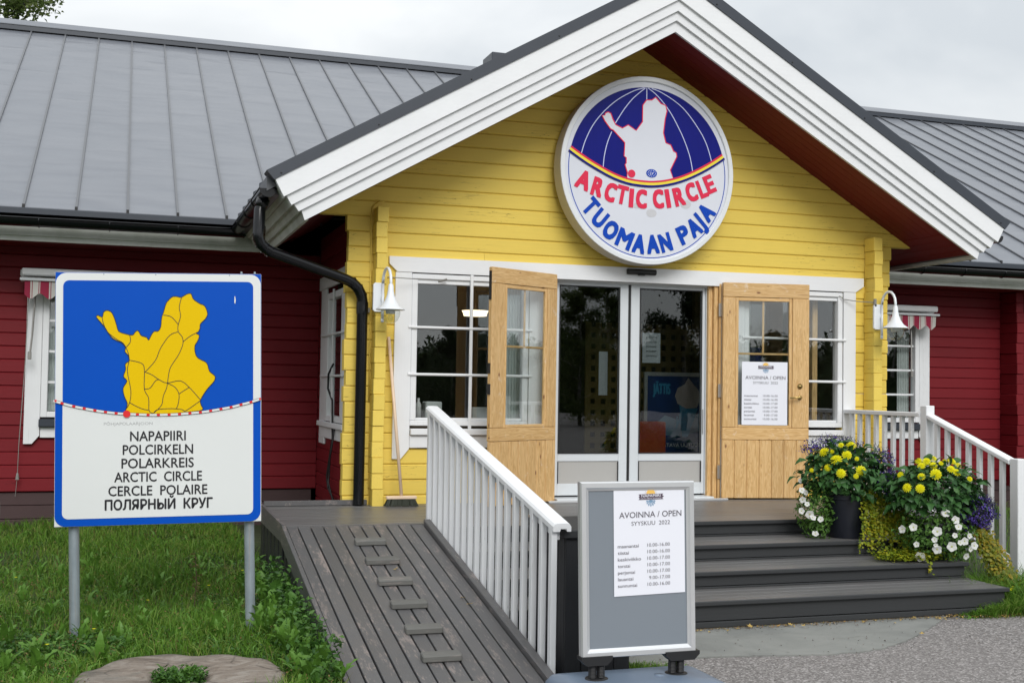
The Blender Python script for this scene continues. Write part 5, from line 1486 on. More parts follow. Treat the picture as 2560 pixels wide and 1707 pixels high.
# ================================================================== PAPER NOTICES
def notice(parent, x0, x1, z0, z1, y, names=('paper',)):
    """opening-hours print: XZ plane at y facing -Y, local to parent"""
    W, H = x1 - x0, z1 - z0
    g = G(); g.box(x0, x1, y, y + .0012, z0, z1)
    pp = obj('paper', g, 'paper', parent)
    X = lambda u: x0 + u * W
    Z = lambda v: z1 - v * H
    e = .0012
    def txt(s_, a, b, v, cap, bold=0.0, mat='ink_grey', dy=e):
        g = G(); text_to(g, s_, X(a), X(b), Z(v), cap * H, y - dy, bold); return obj('lettering', g, mat, pp)
    txt('AVOINNA / OPEN', .075, .955, .277, .054, .006)
    txt('SYYSKUU  2022', .245, .790, .350, .038, .0)
    rows = [('maanantai', .345, '10.00-16.00', .055), ('tiistai', .205, '10.00-16.00', 0), ('keskiviikko', .375, '10.00-17.00', 0), ('torstai', .222, '10.00-17.00', 0), ('perjantai', .290, '10.00-17.00', 0), ('lauantai', .265, '9.00-17.00', 0), ('sunnuntai', .318, '10.00-16.00', 0)]
    g = G()
    for i, (d_, xe, h_, _) in enumerate(rows):
        v = .553 + i * .0610
        text_to(g, d_, X(.052), X(xe), Z(v), .030 * H, y - e, .004)
        text_to(g, h_, X(.465 if h_[0] == '1' else .487), X(.785), Z(v), .031 * H, y - e, .0)
    obj('lettering', g, 'ink_grey', pp)
    # logo: half sun with rays, ribbon, snowflake
    cx_, cz_ = X(.52), Z(.058)
    r = .062 * W
    g = G(); n = 16
    g.add([(cx_ + r * math.cos(math.pi * k / n), y - e, cz_ + r * math.sin(math.pi * k / n)) for k in range(n + 1)], [tuple(range(n + 1))])
    obj('sun_logo', g, 'sun_print', pp)
    g = G()
    for k in range(11):
        a = math.pi * (k + .5) / 11; c_, s_ = math.cos(a), math.sin(a)
        g.add([(cx_ + r * 1.12 * c_ + .07 * r * s_, y - e, cz_ + r * 1.12 * s_ - .07 * r * c_), (cx_ + r * 1.12 * c_ - .07 * r * s_, y - e, cz_ + r * 1.12 * s_ + .07 * r * c_), (cx_ + r * 1.5 * c_, y - e, cz_ + r * 1.5 * s_)], [(0, 1, 2)])
    obj('sun_rays', g, 'cream', pp)
    g = G(); a, b, c_, d_ = X(.345), X(.70), Z(.060), Z(.112)
    m_ = (c_ + d_) / 2; q_ = .02 * W
    pts = [(a, d_), (b, d_), (b - q_, d_ + (m_ - d_) * .5), (b + q_ * .3, m_), (b - q_, m_ + (c_ - m_) * .5), (b, c_), (a, c_), (a + q_, m_ + (c_ - m_) * .5), (a + q_ * .2, m_), (a + q_, d_ + (m_ - d_) * .5)]
    rb_ = obj('ribbon_logo', fillpoly(pts, y - e * 1.3), 'ribbon', pp)
    g = G(); text_to(g, 'NAPAPIIRI', X(.385), X(.655), Z(.087), .023 * H, y - e * 2.2, .02)
    text_to(g, 'ARCTIC CIRCLE  ROVANIEMI', X(.375), X(.665), Z(.106), .009 * H, y - e * 2.2, .0)
    obj('lettering', g, 'paper', pp)
    g = G(); cz2 = Z(.118)
    for k in range(7):
        a = -math.pi * (k + .5) / 7 * 1.0
        L_ = r * (1.0 + .35 * math.sin(-a)); c_, s_ = math.cos(a), math.sin(a)
        g.add([(cx_ - .09 * r * s_, y - e, cz2 + .09 * r * c_), (cx_ + .09 * r * s_, y - e, cz2 - .09 * r * c_), (cx_ + L_ * c_ + .09 * r * s_, y - e, cz2 + L_ * s_ - .09 * r * c_), (cx_ + L_ * c_ - .09 * r * s_, y - e, cz2 + L_ * s_ + .09 * r * c_)], [(0, 1, 2, 3)])
        for sg in (1, -1):
            a2 = a + sg * .7; px, pz = cx_ + L_ * .6 * c_, cz2 + L_ * .6 * s_; e2 = .4 * r
            g.add([(px, y - e, pz + .05 * r), (px, y - e, pz - .05 * r), (px + e2 * math.cos(a2), y - e, pz + e2 * math.sin(a2) - .05 * r), (px + e2 * math.cos(a2), y - e, pz + e2 * math.sin(a2) + .05 * r)], [(0, 1, 2, 3)])
    obj('snowflake_logo', g, 'flake', pp)
    return pp
nt_ = thing('opening_hours_notice', 'white opening hours paper taped to the glass of the right pine door', 'notice', (5.495, -.045, 0), -R(10))
notice(nt_, .190, .648, .716, 1.325, -.048)

# ================================================================== POSTER STAND
ps = thing('poster_stand', 'silver framed pavement poster stand with blue grey base before the steps', 'stand', (2.228, -4.70, -.56), rot=(0, R(0), R(.6)))
def PS(name, g, mat, **kw): return obj(name, g, mat, ps, **kw)
FW, FH, F0 = .640, .886, .250      # frame bottom above the ground
LEAN = -.021
def lean(g):
    g.v = [(x + LEAN * (z - F0) / FH, y, z) for x, y, z in g.v]; return g
bw_ = .046
def bar(pts2, name):
    """mitred frame bar: outline in XZ with a raised rounded section"""
    g = G()
    (a, b, c, d) = pts2    # outer a->b, inner c (at b) , d (at a)
    mid = lambda p, q, t: (p[0] + (q[0] - p[0]) * t, p[1] + (q[1] - p[1]) * t)
    A = [(a, 0.0), (mid(a, d, .12), -.012), (mid(a, d, .62), -.013), (mid(a, d, .80), -.006), (d, -.001)]
    Bq = [(b, 0.0), (mid(b, c, .12), -.012), (mid(b, c, .62), -.013), (mid(b, c, .80), -.006), (c, -.001)]
    v = [(p[0], y, p[1]) for p, y in A] + [(p[0], y, p[1]) for p, y in Bq] + [(a[0], .03, a[1]), (d[0], .03, d[1]), (b[0], .03, b[1]), (c[0], .03, c[1])]
    f = [(i, i + 1, i + 6, i + 5) for i in range(4)] + [(10, 0, 5, 12), (4, 11, 13, 9), (10, 12, 13, 11), (0, 10, 11, 4, 3, 2, 1), (5, 6, 7, 8, 9, 13, 12)]
    g.add(v, f); lean(g); return PS(name, g, 'silver')
o1 = [(0, F0), (FW, F0), (FW, F0 + FH), (0, F0 + FH)]
i1 = [(bw_, F0 + bw_), (FW - bw_, F0 + bw_), (FW - bw_, F0 + FH - bw_), (bw_, F0 + FH - bw_)]
for k in range(4):
    bar((o1[k], o1[(k + 1) % 4], i1[(k + 1) % 4], i1[k]), 'frame_bar')
g = G(); g.box(bw_ - .004, FW - bw_ + .004, .004, .012, F0 + bw_ - .004, F0 + FH - bw_ + .004); lean(g); PS('backing_sheet', g, 'slate')
for (a, b) in ((-.005, .165), (.462, .655)):
    g = G(); g.prism([(a, F0 - .005), (a + .03, F0 - .034), (b - .03, F0 - .034), (b, F0 - .005), (b, F0 + .012), (a, F0 + .012)], 'y', -.02, .045); PS('clamp_foot', g, 'rubber')
for x in (.066, .112, .512, .558):
    g = G(); prof = []
    for q in range(25):
        z = .150 + q * .0035; prof.append((.0195 + .0022 * (q % 2), z))
    g.lathe([(0, .148)] + prof + [(0, .236)], (x, .012, 0), 14); PS('spring', g, 'rubber')
# plastic water base
g = G()
def bz(u): return .118 + .026 * math.sin(math.pi * min(max(u, 0), 1))
outer = rrect(-.10, .76, -.30, .30, .07, 5)
L0 = [(x, y, 0.0) for x, y in outer]; L1 = [(x, y, .085) for x, y in outer]
L2 = [(.33 + (x - .33) * .95, y * .90, .118) for x, y in outer]; L3 = [(.33 + (x - .33) * .80, y * .55, .142) for x, y in outer]; L4 = [(.33 + (x - .33) * .5, y * .25, .147) for x, y in outer]
n = len(outer); v = L0 + L1 + L2 + L3 + L4; f = []
for j in range(4):
    for i in range(n): f.append((j * n + i, j * n + (i + 1) % n, (j + 1) * n + (i + 1) % n, (j + 1) * n + i))
f.append(tuple(range(4 * n, 5 * n))); f.append(tuple(range(n - 1, -1, -1)))
g.add(v, f); o = PS('base_tank', g, 'base_plastic', smooth=True); smooth_by_angle(o.data, 50)
for xx in (.09, .535):
    g = G(); g.lathe([(0, .150), (.058, .149), (.062, .140)], (xx, .012, 0), 20); obj('spring_seat', g, 'rubber', o, smooth=True)
g = G(); g.lathe([(0, .152), (.026, .151), (.030, .140)], (.43, -.01, 0), 20); obj('filler_cap', g, 'base_plastic', o, smooth=True)
g = G(); g.tube([(.60, -.06, .139), (.70, -.16, .121), (.745, -.27, .10)], .004, 5); g.tube([(.06, -.07, .139), (-.03, -.16, .121), (-.08, -.26, .10)], .004, 5); obj('moulded_line', g, 'base_plastic', o)
n2 = thing('opening_hours_poster', 'white opening hours paper inside the silver pavement poster stand', 'poster', (2.228, -4.70, -.56), rot=(0, -R(1.2), R(.6)))
notice(n2, .188, .588, F0 + .300, F0 + FH - .040, -.0005)

# ================================================================== INSIDE THE DOORS
lt = thing('lattice_screen', 'ochre lattice screen standing behind the sliding glass doors', 'screen', (4.9, 1.2, 0.015))
g = G()
y0, y1 = 0.0, .02; x0, x1 = -.32, .92; z0, z1 = 0, 1.72; p = .115
nx = int((x1 - x0) / p)
for i in range(nx + 1): g.box(x0 + i * p, x0 + i * p + .062, y0, y1, z0, z1)
nz = int((z1 - z0) / p)
for i in range(nz + 1): g.box(x0, x1, y0 - .003, y1 - .003, z0 + i * p, z0 + i * p + .062)
obj('lattice_panel', g, 'lattice', lt)
g = G(); g.box(x1 + .01, x1 + .07, -.01, .05, 0, 2.4); obj('post', g, 'lattice', lt)
po = thing('ice_cream_poster', 'blue ice cream poster in a grey frame inside the sliding doors', 'poster', (5.08, .75, .32))
g = G(); g.box(0, .62, 0, .012, 0, .86); obj('poster_sheet', g, 'poster_blue', po)
g = G(); g.box(-.035, .0, -.006, .02, -.04, .90); g.box(0, .62, -.006, .02, .86, .90); g.box(.62, .655, -.006, .02, -.04, .90); obj('frame', g, 'silver', po)
g = G(); text_to(g, 'JÄTTIS', .06, .26, .68, .10, -.003, .06); obj('lettering', g, 'sky_blue', po)
g = G(); text_to(g, 'JÄTTIS', .32, .50, .36, .09, -.004, .05); obj('lettering', g, 'sky_blue', po)
g = G(); text_to(g, 'MAATAVA UUTUUS', .10, .60, .14, .035, -.003, .03); obj('lettering', g, 'paper', po)
obj('ice_cream_swirl', (lambda pts: fillpoly(pts, -.002))([(.34, .58), (.31, .66), (.34, .74), (.42, .78), (.46, .85), (.52, .78), (.58, .72), (.60, .62), (.56, .54), (.44, .53)]), 'cream', po)
obj('ice_cream_cone', fillpoly([(.36, .57), (.57, .53), (.46, .24), (.40, .24)], -.0015), 'sky_blue', po)
obj('painted_hill', fillpoly([(.0, .30), (.2, .46), (.40, .40), (.62, .50), (.62, .30), (.3, .24)], -.001), 'flake', po)
for (x, z, l) in ((4.78, 1.30, 'white information sheet with red border behind the right glass door'),):
    g = G(); g.box(x, x + .19, .22, .222, z, z + .29); o = obj('information_sheet', g, 'paper'); tag(o, l, 'notice')
    g = G(); 
    for q in range(5): text_to(g, ('PYYDÄMME', 'KÄYTTÄMÄÄN', 'PLEASE', 'KEEP', 'DISTANCE')[q], x + .04, x + .15, z + .24 - q * .045, .014, .2185, .02)
    obj('lettering', g, 'ink', o)
g = G(); g.box(4.36, 4.45, .30, .302, .98, 1.40); tag(obj('information_sheet', g, 'paper'), 'white information sheet hanging behind the left glass door', 'notice')
g = G(); g.box(4.84, 5.20, .55, .80, .30, .72, .01); o = obj('orange_reflection_box', g, 'orange'); tag(o, 'orange red box added inside the right glass door to stand for a reflection', 'box')  # added box: stands in for an orange red reflection in the door glass
g = G(); g.lathe([(0, .0), (.12, .005), (.125, .03), (.14, .06), (0, .07)], (3.49, 1.6, 1.775), 32); o = obj('ceiling_lamp', g, 'lit'); tag(o, 'warm lit oval ceiling lamp seen through the left window', 'lamp')
g = G(); g.tube([(3.49, 1.6, 1.84), (3.49, 1.6, 2.6)], .008, 6); obj('suspension', g, 'int_wall', o)
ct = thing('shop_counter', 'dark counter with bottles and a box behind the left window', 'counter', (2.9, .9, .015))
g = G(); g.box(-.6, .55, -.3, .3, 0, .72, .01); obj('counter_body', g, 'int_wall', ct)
g = G(); g.lathe([(0, 0), (.028, 0), (.028, .13), (.012, .16), (.012, .19), (0, .19)], (-.22, -.2, .722), 12); obj('bottle', g, 'plastic_white', ct, smooth=True)
g = G(); g.box(-.16, .0, -.25, -.10, .722, .88, .01); obj('carton', g, 'curtain', ct)
g = G(); g.box(.30, .52, -.25, -.08, .722, .83, .01); obj('carton', g, 'curtain', ct)
for i, (x, c_) in enumerate(((5.95, 'sign_blue'), (6.2, 'orange'), (6.35, 'navy'))):
    g = G(); g.tube([(x, .9, .6), (x, .9, 1.5)], [.16, .12], 10); o = obj('hanging_garment', g, c_)
    tag(o, ['blue garment on display behind the right window', 'orange garment on display behind the right window', 'dark navy garment on display behind the right window'][i], 'clothes', 'garments on display behind the right window')

# ================================================================== VEGETATION
def np_mesh(name, V, F, mat, parent=None, loc=(0, 0, 0), kind=None, label=None, smooth=False, extra=()):
    """V (n,3), F (m,k) arrays -> one mesh object"""
    me = bpy.data.meshes.new(name)
    V = np.asarray(V, dtype=np.float32); F = np.asarray(F, dtype=np.int32); k = F.shape[1]
    me.vertices.add(len(V)); me.vertices.foreach_set('co', V.ravel())
    me.loops.add(F.size); me.loops.foreach_set('vertex_index', F.ravel())
    me.polygons.add(len(F)); me.polygons.foreach_set('loop_start', np.arange(0, F.size, k, dtype=np.int32))
    me.update(calc_edges=True)
    me.materials.append(M[mat])
    if smooth: me.shade_smooth()
    o = bpy.data.objects.new(name, me); COL.objects.link(o)
    if parent is not None: o.parent = parent
    o.location = loc
    if kind: o['kind'] = kind
    if label: o['label'] = label
    return o
def rnd(n, a=0.0, b=1.0): return RNG.uniform(a, b, n)
def blades(pos, h, w, lean, dirs=None):
    """tapering two-quad grass blades"""
    n = len(pos); az = rnd(n, 0, 2 * np.pi) if dirs is None else dirs
    side = np.stack([np.cos(az), np.sin(az), np.zeros(n)], 1)
    ld = rnd(n, 0, 2 * np.pi); l = np.stack([np.cos(ld), np.sin(ld), np.zeros(n)], 1) * (lean * h)[:, None]
    up = np.zeros((n, 3)); up[:, 2] = 1
    b0 = pos - side * (w / 2)[:, None]; b1 = pos + side * (w / 2)[:, None]
    mid = pos + up * (h * .55)[:, None] + l * .35
    m0 = mid - side * (w * .42)[:, None]; m1 = mid + side * (w * .42)[:, None]
    tp = pos + up * (h * (1 - .35 * lean))[:, None] + l
    t0 = tp - side * (w * .06)[:, None]; t1 = tp + side * (w * .06)[:, None]
    V = np.stack([b0, b1, m1, m0, t1, t0], 1).reshape(-1, 3)
    o = np.arange(n)[:, None] * 6
    F = np.concatenate([o + [0, 1, 2, 3], o + [3, 2, 4, 5]], 0)
    return V, F
def lz(x, y): return np.array([lawn_z(a, b) for a, b in zip(x, y)])
STUMP = (.315, -4.04)
def on_lawn(x, y):
    """True where lawn grass grows"""
    ok = (x < 1.12) | (y < -20)
    ok &= (x - STUMP[0]) ** 2 + (y - STUMP[1]) ** 2 > .52 ** 2
    return ok
# short lawn, denser near the camera
def lawn():
    N = 80000
    x = rnd(N, -2.6, 1.13); y = -4.7 + (3.0 + 4.7) * rnd(N) ** 1.35
    keep = on_lawn(x, y) & (x > -1.9 + .0 * y) & (y < 2.95)
    x, y = x[keep], y[keep]
    z = lz(x, y) - .005
    hh = rnd(len(x), .045, .125) * (1 + .5 * np.sin(x * 3.1 + y * 2.2) * np.sin(y * 1.7 - x))
    V, F = blades(np.stack([x, y, z], 1), hh, rnd(len(x), .0035, .0075), rnd(len(x), .15, 1.0))
    np_mesh('grass', V, F, 'grass', kind='stuff')
    N = 3800
    x = rnd(N, -2.3, 1.10); y = -4.6 + 7.4 * rnd(N) ** 1.2
    keep = on_lawn(x, y); x, y = x[keep], y[keep]; z = lz(x, y)
    V, F = blades(np.stack([x, y, z], 1), rnd(len(x), .05, .16), rnd(len(x), .002, .004), rnd(len(x), .1, .9))
    np_mesh('dry_grass', V, F, 'grass_dry', kind='stuff')
    # tiny clover and yarrow leaves between the blades
    N = 26000
    x = rnd(N, -2.2, 1.12); y = -4.65 + 6.0 * rnd(N) ** 1.5
    cl = np.sin(x * 5.3 + 1) * np.sin(y * 4.1) + np.sin(x * 11 + y * 7) * .6
    keep = on_lawn(x, y) & (cl + rnd(N, -.6, .6) > .15); x, y = x[keep], y[keep]
    leaf_cloud('ground_leaves', np.stack([x, y, lz(x, y) + rnd(len(x), .015, .065)], 1), rnd(len(x), .012, .030), 'weed_dark', .55)
def leaf_cloud(name, pos, size, mat, flat=.3, parent=None, loc=(0, 0, 0), kind='stuff', aspect=.6, normals=None, fold=True):
    """small kite-shaped leaves; flat=1 horizontal, 0 random"""
    n = len(pos)
    nm = RNG.normal(size=(n, 3)) * (1 - flat)
    nm[:, 2] = np.abs(nm[:, 2]) + flat
    if normals is not None: nm = nm * .7 + normals
    nm /= np.linalg.norm(nm, axis=1)[:, None]
    t = RNG.normal(size=(n, 3)); t -= nm * (t * nm).sum(1)[:, None]; t /= np.linalg.norm(t, axis=1)[:, None]
    b = np.cross(nm, t)
    s = size[:, None]
    tip = pos + t * s * .62 - nm * s * .10; base = pos - t * s * .5 - nm * s * .05
    l = pos + b * s * aspect * .5 + nm * s * (.12 if fold else 0); r = pos - b * s * aspect * .5 + nm * s * (.12 if fold else 0)
    V = np.stack([base, l, tip, r], 1).reshape(-1, 3)
    o = np.arange(n)[:, None] * 4
    F = np.concatenate([o + [0, 1, 2], o + [0, 2, 3]], 0)
    return np_mesh(name, V, F, mat, parent, loc, kind)
lawn()
def broad_blades():
    N = 3400
    x = rnd(N, -2.2, 1.08); y = -4.6 + 6.6 * rnd(N) ** 1.5
    cl = np.sin(x * 4.3 + 2) * np.sin(y * 3.1 + x) + rnd(N, -.8, .8)
    k = on_lawn(x, y) & (cl > .0); x, y = x[k], y[k]
    V, F = blades(np.stack([x, y, lz(x, y)], 1), rnd(len(x), .05, .13), rnd(len(x), .014, .030), rnd(len(x), .5, 1.4))
    np_mesh('broad_leaved_grass', V, F, 'weed', kind='stuff')
    N = 2600
    x = rnd(N, -2.2, 1.08); y = -4.6 + 6.6 * rnd(N) ** 1.3
    k = on_lawn(x, y); x, y = x[k], y[k]
    leaf_cloud('seed_heads', np.stack([x, y, lz(x, y) + rnd(len(x), .07, .14)], 1), rnd(len(x), .008, .016), 'autumn_dull', .2)
broad_blades()
# grass and weeds at the right of the steps and along the asphalt edge
def right_grass():
    N = 9000
    x = rnd(N, 5.4, 12.5); y = rnd(N, -3.25, 2.9)
    keep = ((x > 6.95) | ((y < -2.95) & (x > 5.75)) | ((x > 6.24) & (x < 6.86) & (y < -1.8)))
    keep &= ~((y < -3.12 + .07 * np.sin(x * 9)) & (x < 7.2))
    x, y = x[keep], y[keep]; z = np.maximum(lz(x, y), -.56) - .01
    V, F = blades(np.stack([x, y, z], 1), rnd(len(x), .05, .17), rnd(len(x), .004, .008), rnd(len(x), .2, .9))
    np_mesh('grass', V, F, 'grass', kind='stuff')
    # tall tufts beside the post
    N = 2600
    c = RNG.choice(5, N); cx = np.array([6.45, 6.75, 7.1, 6.3, 7.4])[c]; cy = np.array([-2.95, -2.75, -2.7, -2.75, -2.8])[c]
    x = cx + RNG.normal(size=N) * .11; y = cy + RNG.normal(size=N) * .09
    V, F = blades(np.stack([x, y, np.full(N, -.56)], 1), rnd(N, .14, .36), rnd(N, .005, .009), rnd(N, .3, 1.1))
    np_mesh('tall_grass', V, F, 'grass', kind='stuff')
    N = 2400
    x = 5.75 + .75 * rnd(N) ** .7; y = -3.135 - np.abs(RNG.normal(size=N)) * .035
    hh = rnd(N, .03, .17) * np.clip((x - 5.6) * 1.6, .25, 1)
    V, F = blades(np.stack([x, y, np.full(N, -.558)], 1), hh, rnd(N, .004, .008), rnd(N, .3, 1.2))
    np_mesh('grass', V, F, 'grass', kind='stuff')
    # dry brown fringe along the edge of the asphalt
    N = 2600
    x = rnd(N, 5.55, 7.6); y = -3.12 + .05 * np.sin(x * 7) + RNG.normal(size=N) * .045 + np.where(x < 5.9, .06, 0)
    V, F = blades(np.stack([x, y, np.full(N, -.56)], 1), rnd(N, .015, .05), rnd(N, .003, .006), rnd(N, .4, 1.2))
    np_mesh('dry_grass', V, F, 'grass_dry', kind='stuff')
    N = 900
    x = rnd(N, 2.78, 3.10); y = -4.05 + .05 * np.sin(x * 14) + RNG.normal(size=N) * .05
    V, F = blades(np.stack([x, y, np.full(N, -.555)], 1), rnd(N, .015, .06), rnd(N, .003, .006), rnd(N, .4, 1.2))
    np_mesh('grass', V, F, 'grass', kind='stuff')
    N = 260
    x = np.concatenate([rnd(N, 5.5, 7.2), rnd(120, 2.8, 6.0)]); y = np.concatenate([-3.16 + RNG.normal(size=N) * .05, -3.14 - np.abs(RNG.normal(size=120)) * .035])
    leaf_cloud('leaf_litter', np.stack([x, y, np.full(len(x), -.540)], 1), rnd(len(x), .010, .026), 'autumn', .8)
right_grass()
N = 900
x = rnd(N, 2.5, 6.2); y = -3.115 - np.abs(RNG.normal(size=N)) * .018
leaf_cloud('leaf_litter', np.stack([x, y, np.full(N, -.542)], 1), rnd(N, .006, .016), 'autumn_dull', .6)
# fallen leaves one can tell apart
def maple_leaf():
    pts = []
    for k in range(10):
        a = 2 * math.pi * k / 10; r = 1.0 if k % 2 == 0 else .48
        pts.append((r * math.cos(a), r * math.sin(a), .12 * ((k * 7) % 3)))
    g = G(); g.add(pts + [(0, 0, .05)], [(k, (k + 1) % 10, 10) for k in range(10)]); return g
lf = mesh('fallen_leaf', maple_leaf()); lf.materials.append(M['autumn'])
FL = [(6.33, -3.17, .055), (6.46, -3.12, .05), (6.55, -3.15, .045), (6.20, -3.10, .04), (4.05, -3.17, .028), (4.35, -3.19, .024), (4.42, -3.24, .022), (5.05, -3.66, .024), (6.75, -3.22, .03), (6.95, -3.22, .026), (5.35, -3.18, .02), (3.55, -3.22, .02)]
for i, (x, y, s_) in enumerate(FL):
    o = bpy.data.objects.new('fallen_leaf', lf); COL.objects.link(o)
    o.location = (x, y, -.530); o.scale = (s_, s_ * random.uniform(.6, 1), s_); o.rotation_euler = (random.uniform(-.3, .3), random.uniform(-.3, .3), random.uniform(0, 6))
    tag(o, 'dry yellow brown leaf lying on the paving in front of the steps' if x < 5.9 else 'dry brown leaf lying at the grassy asphalt edge on the right', 'leaf', 'fallen leaves before the steps')
for i, (x, y) in enumerate(((2.085, -3.02), (2.10, -3.13), (1.775, -2.46))):
    o = bpy.data.objects.new('fallen_leaf', lf); COL.objects.link(o)
    o.location = (x, y, .19 * (y + 1.46) + .010); o.scale = (.013, .028, .02); o.rotation_euler = (-.2, .1, 1.0 * i + .3)
    tag(o, ['small yellow leaf on the ramp nearest the railing', 'small yellow leaf on the ramp just below another one', 'small yellow leaf caught below the second ramp cleat'][i], 'leaf')

# broad-leaved weeds: rosettes whose leaves are parts
def weed_leaf(L=1.0, w=.24, jag=.35, mat='weed'):
    n = 8; v = []; 
    for k in range(n + 1):
        t_ = k / n
        wd = w * math.sin(math.pi * min(1, t_ * .92 + .06)) ** .8 * (1 + (jag if k % 2 else -jag) * (1 if 0 < k < n else 0))
        if k == n: wd = .01
        zc = .55 * math.sin(t_ * 1.9) * .75; xc = t_
        v += [(xc, -wd, zc + .25 * wd), (xc, 0, zc), (xc, wd, zc + .25 * wd)]
    f = []
    for k in range(n):
        a = 3 * k; f += [(a, a + 1, a + 4, a + 3), (a + 1, a + 2, a + 5, a + 4)]
    g = G(); g.add([(x * L, y * L, z * L) for x, y, z in v], f); me = mesh('leaf', g); me.materials.append(M[mat]); return me
WL = [weed_leaf(w=.15), weed_leaf(w=.13, jag=.12), weed_leaf(w=.12, jag=.5), weed_leaf(w=.24, jag=.05)]
WD = [weed_leaf(mat='weed_dark', w=.26, jag=.1), weed_leaf(mat='weed_dark', w=.2, jag=.3)]
def weed(x, y, r, n, kind=0, z=None, up=.5, label='leafy green weed growing among the lawn grass', name='weed_plant', grp='broad leaved weeds on the lawn'):
    z = lawn_z(x, y) if z is None else z
    W_ = thing(name, label, 'weed', (x, y, z), random.uniform(0, 6), grp)
    for k in range(n):
        me = (WL + WD)[random.choice((0, 1, 2)) if kind == 0 else random.choice((3, 1)) if kind == 1 else random.choice((4, 5))]
        o = bpy.data.objects.new('leaf', me); COL.objects.link(o); o.parent = W_
        s_ = r * random.uniform(.65, 1.1); o.scale = (s_, s_, s_)
        o.rotation_euler = (random.uniform(-.25, .25), -up * random.uniform(.3, 1.5), 2 * math.pi * k / n + random.uniform(-.4, .4))
    return W_
rs_ = random.Random(11)
spots = []
for i in range(44):
    for _ in range(30):
        x = rs_.uniform(-.75, 1.05); y = -4.45 + 4.2 * rs_.random() ** 1.9
        if x < -.62 + (y + 4.6) * -.0: continue
        if (x - STUMP[0]) ** 2 + (y - STUMP[1]) ** 2 < .60 ** 2: continue
        if all((x - a) ** 2 + (y - b) ** 2 > .035 for a, b in spots): break
    spots.append((x, y))
for (x, y) in spots:
    where = 'round slab' if y < -3.6 and abs(x - .3) < .8 else 'left sign post' if x < .05 and y < -2.2 else 'right sign post' if y < -2.2 else 'red wall plinth' if y > -.9 else 'middle of the lawn'
    weed(x, y, rs_.uniform(.09, .19), rs_.randint(6, 10), 0, up=.95, label='rosette of jagged green leaves in the lawn near the ' + where)
for (x, y, r, n) in ((-.18, -2.95, .17, 8), (.02, -3.02, .15, 7), (-.42, -3.25, .15, 8), (1.05, -3.95, .20, 5), (1.10, -4.15, .16, 7), (.85, -3.0, .18, 7), (.62, -3.1, .14, 7), (.95, -2.55, .2, 6)):
    weed(x, y, r, n, 0 if n != 5 else 1, up=.85, label='tall clump of long green leaves ' + ('at the foot of the left sign post' if x < .1 else 'at the foot of the right sign post' if y > -3.3 else 'between the round slab and the ramp'))
# bushy weeds along the ramp side
for i in range(26):
    y = -4.25 + i * .105; x = 1.03 - .10 * rs_.random() - .03 * (i % 3)
    weed(x, y, rs_.uniform(.09, .16), 8, (2, 1, 0)[i % 3], z=lawn_z(x, y) + rs_.uniform(.0, .10), up=.9, label='dark leafy weed against the ramp side, ' + ('near the frame bottom' if y < -3.4 else 'beside the right sign post' if y < -2.5 else 'close to the deck'), grp='dark weeds along the ramp side')
N = 3000
x = 1.10 - np.abs(RNG.normal(size=N)) * .10; y = rnd(N, -4.3, -1.3); h = rnd(N, .02, .30) * (.25 + .75 * np.sin(y * 6.3 + 3 * x) ** 2)
leaf_cloud('undergrowth', np.stack([x, y, lz(x, y) + h], 1), rnd(N, .018, .045), 'weed_dark', .35)
N = 800
x = rnd(N, -.62, .05); y = rnd(N, -3.35, -2.75)
leaf_cloud('undergrowth', np.stack([x, y, lz(x, y) + rnd(N, .02, .10)], 1), rnd(N, .018, .04), 'weed_dark', .45)
# tiny yellow flowers in the lawn
g = G()
for (x, y) in ((.62, -1.6), (-.12, -2.9), (.2, -2.0), (-.7, -.9), (.9, -1.1), (-.35, -3.35)):
    z = lawn_z(x, y) + .11
    for k in range(8):
        a = 2 * math.pi * k / 8; g.add([(x, y, z), (x + .012 * math.cos(a), y + .012 * math.sin(a), z + .004), (x + .012 * math.cos(a + .6), y + .012 * math.sin(a + .6), z + .004)], [(0, 1, 2)])
obj('lawn_flowers', g, 'petal_yellow', kind='stuff')
# tall stalk with small leaves between the posts
sk = thing('tall_weed_stalk', 'thin brown stalked weed standing left of the right sign post', 'weed', (.50, -2.0, -.46))
g = G(); g.tube([(0, 0, 0), (.01, 0, .18), (.0, .01, .34)], .003, 5); obj('stem', g, 'twig', sk)
N = 60; zz = rnd(N, .06, .35); a = rnd(N, 0, 6.28); r_ = rnd(N, .01, .05)
leaf_cloud('foliage', np.stack([r_ * np.cos(a), r_ * np.sin(a), zz], 1), rnd(N, .02, .035), 'grass_dry', .3, sk, kind=None)

# ---- weathered round slab with a planted hollow
sp_ = thing('round_slab', 'weathered brown round slab with green plants in its hollow, below the sign', 'planter', (STUMP[0], STUMP[1], -.52))
g = G(); seg = 72; prof = [(.50, -.05), (.515, .02), (.515, .07), (.500, .088), (.44, .094), (.30, .088), (.17, .080), (.135, .065), (.125, .0), (0, -.01)]
v = []
for i, (r, z) in enumerate(prof):
    for k in range(seg):
        a = 2 * math.pi * k / seg
        wob = 1 + .022 * math.sin(3 * a + 1) + .014 * math.sin(7 * a + .5) + .008 * math.sin(17 * a)
        if -.2 < a - .75 < .2: wob -= .03 * (1 - abs(a - .75) / .2)
        v.append((r * wob * math.cos(a), r * wob * math.sin(a), z + .006 * math.sin(5 * a + r * 9) + .004 * math.sin(11 * a - r * 20)))
f = [(i * seg + k, i * seg + (k + 1) % seg, (i + 1) * seg + (k + 1) % seg, (i + 1) * seg + k) for i in range(len(prof) - 1) for k in range(seg)]
g.add(v, f); obj('slab', g, 'stump', sp_, smooth=True)
